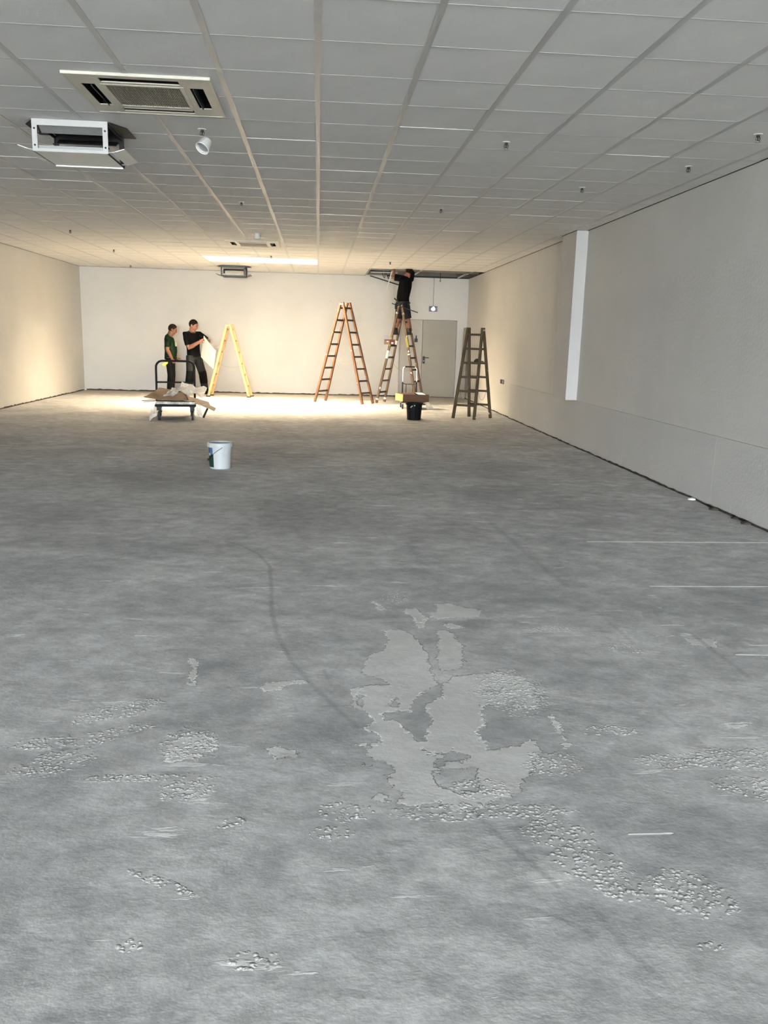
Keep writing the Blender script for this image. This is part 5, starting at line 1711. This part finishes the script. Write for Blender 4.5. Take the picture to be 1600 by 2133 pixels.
# tall man in black holding a white tile
Y2 = 22.32
p2_ = at(407, 820, Y2)
TH2 = math.radians(-52)
S2 = 1.055
def w2(u, v, Y):
    p = at(u, v, Y) - Vector((p2_.x, Y2, 0))
    return rotz(p, -TH2)
J2 = dict(pelvis=(0.0, -0.02, 1.00), waist=(0.01, -0.04, 1.16), chest=(0.0, -0.06, 1.40), shoulder=(-0.01, -0.06, 1.565), neck=(0.02, -0.06, 1.64), head=(0.065, -0.05, 1.765),
          armL=(0.02, 0.14, 1.53), armR=(0.02, -0.265, 1.53), elbowL=(0.24, 0.27, 1.36), elbowR=tuple(w2(394, 724.5, 22.12)), wristL=tuple(w2(431.5, 709, 22.08)), wristR=tuple(w2(416.5, 711.5, 21.93)),
          handdirL=tuple(rotz((0.8, -0.35, -0.1), -TH2)), handdirR=tuple(rotz((0.85, -0.1, 0.45), -TH2)),
          hipL=(0, 0.075, 0.96), hipR=(0, -0.115, 0.96), kneeL=(0.05, 0.20, 0.53), kneeR=(0.05, -0.17, 0.53), ankleL=(-0.02, 0.30, 0.095), ankleR=(-0.03, -0.19, 0.095), toeL=(0.14, 0.37, 0.034), toeR=(0.14, -0.23, 0.034), hem=(0, 0, -0.035))
m2, m2b, m2s, m2t, g2 = person((p2_.x, Y2, 0), TH2, 'tall man in black t-shirt and grey work trousers holding a white tile', J2, M['skin_fair'], M['hair'], M['black_shirt'], M['grey_trousers'], S2, hair='full', head_yaw=0.62, head_pitch=0.32, knee=M['knee'], curlL=1.0, curlR=1.1,
                                 palmL=rotz((0.1, -0.9, -0.4), -TH2), palmR=rotz((0.2, 0.9, -0.2), -TH2))
# the white tile in his hands
A_, = (at(424.5, 699.5, 21.98),)
B_ = at(418.5, 743.5, 22.06)
C_ = at(444.5, 768.5, 21.76)
D_ = at(449, 731, 21.66)
tile_h = tag(sheet('held_ceiling_tile', [A_, D_, C_, B_], M['board'], None, 8, 8, th=-0.015, curl=0.015, amp=0.0005), 'white ceiling tile held up by the tall man in black', 'ceiling tile')
kn0, kn1 = at(433, 707.5, 21.88), at(427, 701.5, 21.88)
bm = bmesh.new()
bar(bm, kn0, kn1, 0.022, 0.012, (0, 0, 1), 0.7)
tag(obj('knife', bm, M['black']), 'small dark knife in the left hand of the tall man', 'knife')

# worker standing astride the old ladder, upper body in the open ceiling bay
rz_ = R8[5]
fA = wl['A'][0][0].lerp(wl['A'][1][0], rz_ / 2.36).lerp(wl['A'][0][1].lerp(wl['A'][1][1], rz_ / 2.36), 0.5)
fB = wl['B'][0][0].lerp(wl['B'][1][0], rz_ / 2.36).lerp(wl['B'][0][1].lerp(wl['B'][1][1], rz_ / 2.36), 0.5)
base = (fA + fB) / 2
base.z = rz_ + 0.021
TH3 = math.radians(112)
def w3(u, v, Y=None):
    p = at(u, v, Y or base.y) - base
    return rotz(p, -TH3)
def wo(dx, dy, dz):
    return tuple(rotz((dx, dy, dz), -TH3))
fa, fb_ = fA - base, fB - base
S3 = 0.98
J3 = dict(pelvis=tuple(w3(839.5, 634)), waist=tuple(w3(840, 620)), chest=tuple(w3(844, 597)), shoulder=tuple(w3(846, 581)), neck=tuple(w3(848.5, 572.5)), head=tuple(w3(851, 562.5)),
          armL=tuple(w3(835, 580, base.y + 0.02)), armR=tuple(w3(856, 581, base.y + 0.10)), elbowL=tuple(w3(818.5, 577.5, base.y + 0.05)), elbowR=tuple(w3(858, 563, base.y + 0.22)),
          wristL=tuple(w3(820.5, 558.5, base.y + 0.10)), wristR=tuple(w3(848, 548, base.y + 0.30)),
          hipL=tuple(w3(834, 639, base.y - 0.0)), hipR=tuple(w3(845, 639)), kneeL=tuple(w3(829, 668, base.y + 0.0)), kneeR=tuple(w3(850.5, 668, base.y - 0.0)),
          ankleL=wo(fa.x - 0.0, -0.03, 0.088), ankleR=wo(fb_.x + 0.0, -0.03, 0.088), toeL=wo(fa.x - 0.03, 0.13, 0.029), toeR=wo(fb_.x + 0.03, 0.13, 0.029), hem=(0, 0, 0.06))
m3, m3b, m3s, m3t, g3 = person(tuple(base), TH3, 'worker in black t-shirt and grey shorts on the ladder, head in the ceiling', J3, M['skin_red'], M['hair'], M['black_shirt'], M['grey_shorts'], S3, shorts=0.86, torso_yaw=0.35, head_pitch=-0.2, belly=0.02, curlL=0.9)
# tool belt with pouches: part of what he wears
pelv = Vector(J3['pelvis'])
bm = bmesh.new()
loft(bm, [pelv + Vector((0, 0, 0.015)), pelv + Vector((0, 0, 0.06))], [(0.135, 0.186)] * 2, 22, side=(1, 0, 0))
belt = obj('tool_belt', bm, M['black'], m3, smooth='auto')
for dx, dy, w_, h_ in ((-0.06, -0.13, 0.05, 0.15), (0.10, -0.12, 0.04, 0.12), (-0.15, -0.02, 0.05, 0.14)):
    bm = bmesh.new()
    c = pelv + Vector(wo(dx, dy, -0.05))
    box(bm, c.x - w_ * 0.8, c.x + w_ * 0.8, c.y - w_ * 0.8, c.y + w_ * 0.8, c.z - h_ / 2, c.z + h_ / 2, bev=0.01)
    obj('pouch', bm, M['grey_trousers'] if dx > 0 else M['black'], belt)
# tools in the belt
bm = bmesh.new()
loft(bm, [at(816.3, 632, base.y - 0.20), at(870.5, 651.3, base.y - 0.16)], [0.009, 0.011], 8)
tag(obj('tool_rod', bm, M['darkgrey'], smooth='auto'), 'long thin dark rod stuck slantwise in the worker\'s tool belt', 'rod')
hm = empty('hammer', at(829, 628, base.y - 0.17), 'hammer with dark handle tucked in the worker\'s belt', 'hammer')
hb = at(829, 628, base.y - 0.17)
bm = bmesh.new()
loft(bm, [at(821.3, 621, base.y - 0.17) - hb, Vector((0, 0, 0)), at(833, 632, base.y - 0.175) - hb], [0.017, 0.014, 0.012], 10)
obj('handle', bm, M['black'], hm, smooth='auto')
bm = bmesh.new()
q = at(833, 632, base.y - 0.175) - hb
bar(bm, q + Vector((-0.05, 0, -0.035)), q + Vector((0.05, 0, 0.035)), 0.026, 0.026, (0, 1, 0))
obj('hammer_head', bm, M['darkgrey'], hm)
# white strip in his raised left hand
bm = bmesh.new()
bar(bm, at(816.5, 565, base.y - 0.02), at(805.2, 604, base.y - 0.06), 0.026, 0.006, (1, 0.2, 0))
tag(obj('ceiling_strip', bm, M['white']), 'white metal strip dangling from the raised hand of the worker on the ladder', 'strip')
for o in list(bpy.data.objects):
    if '_c' in o.keys(): del o['_c']
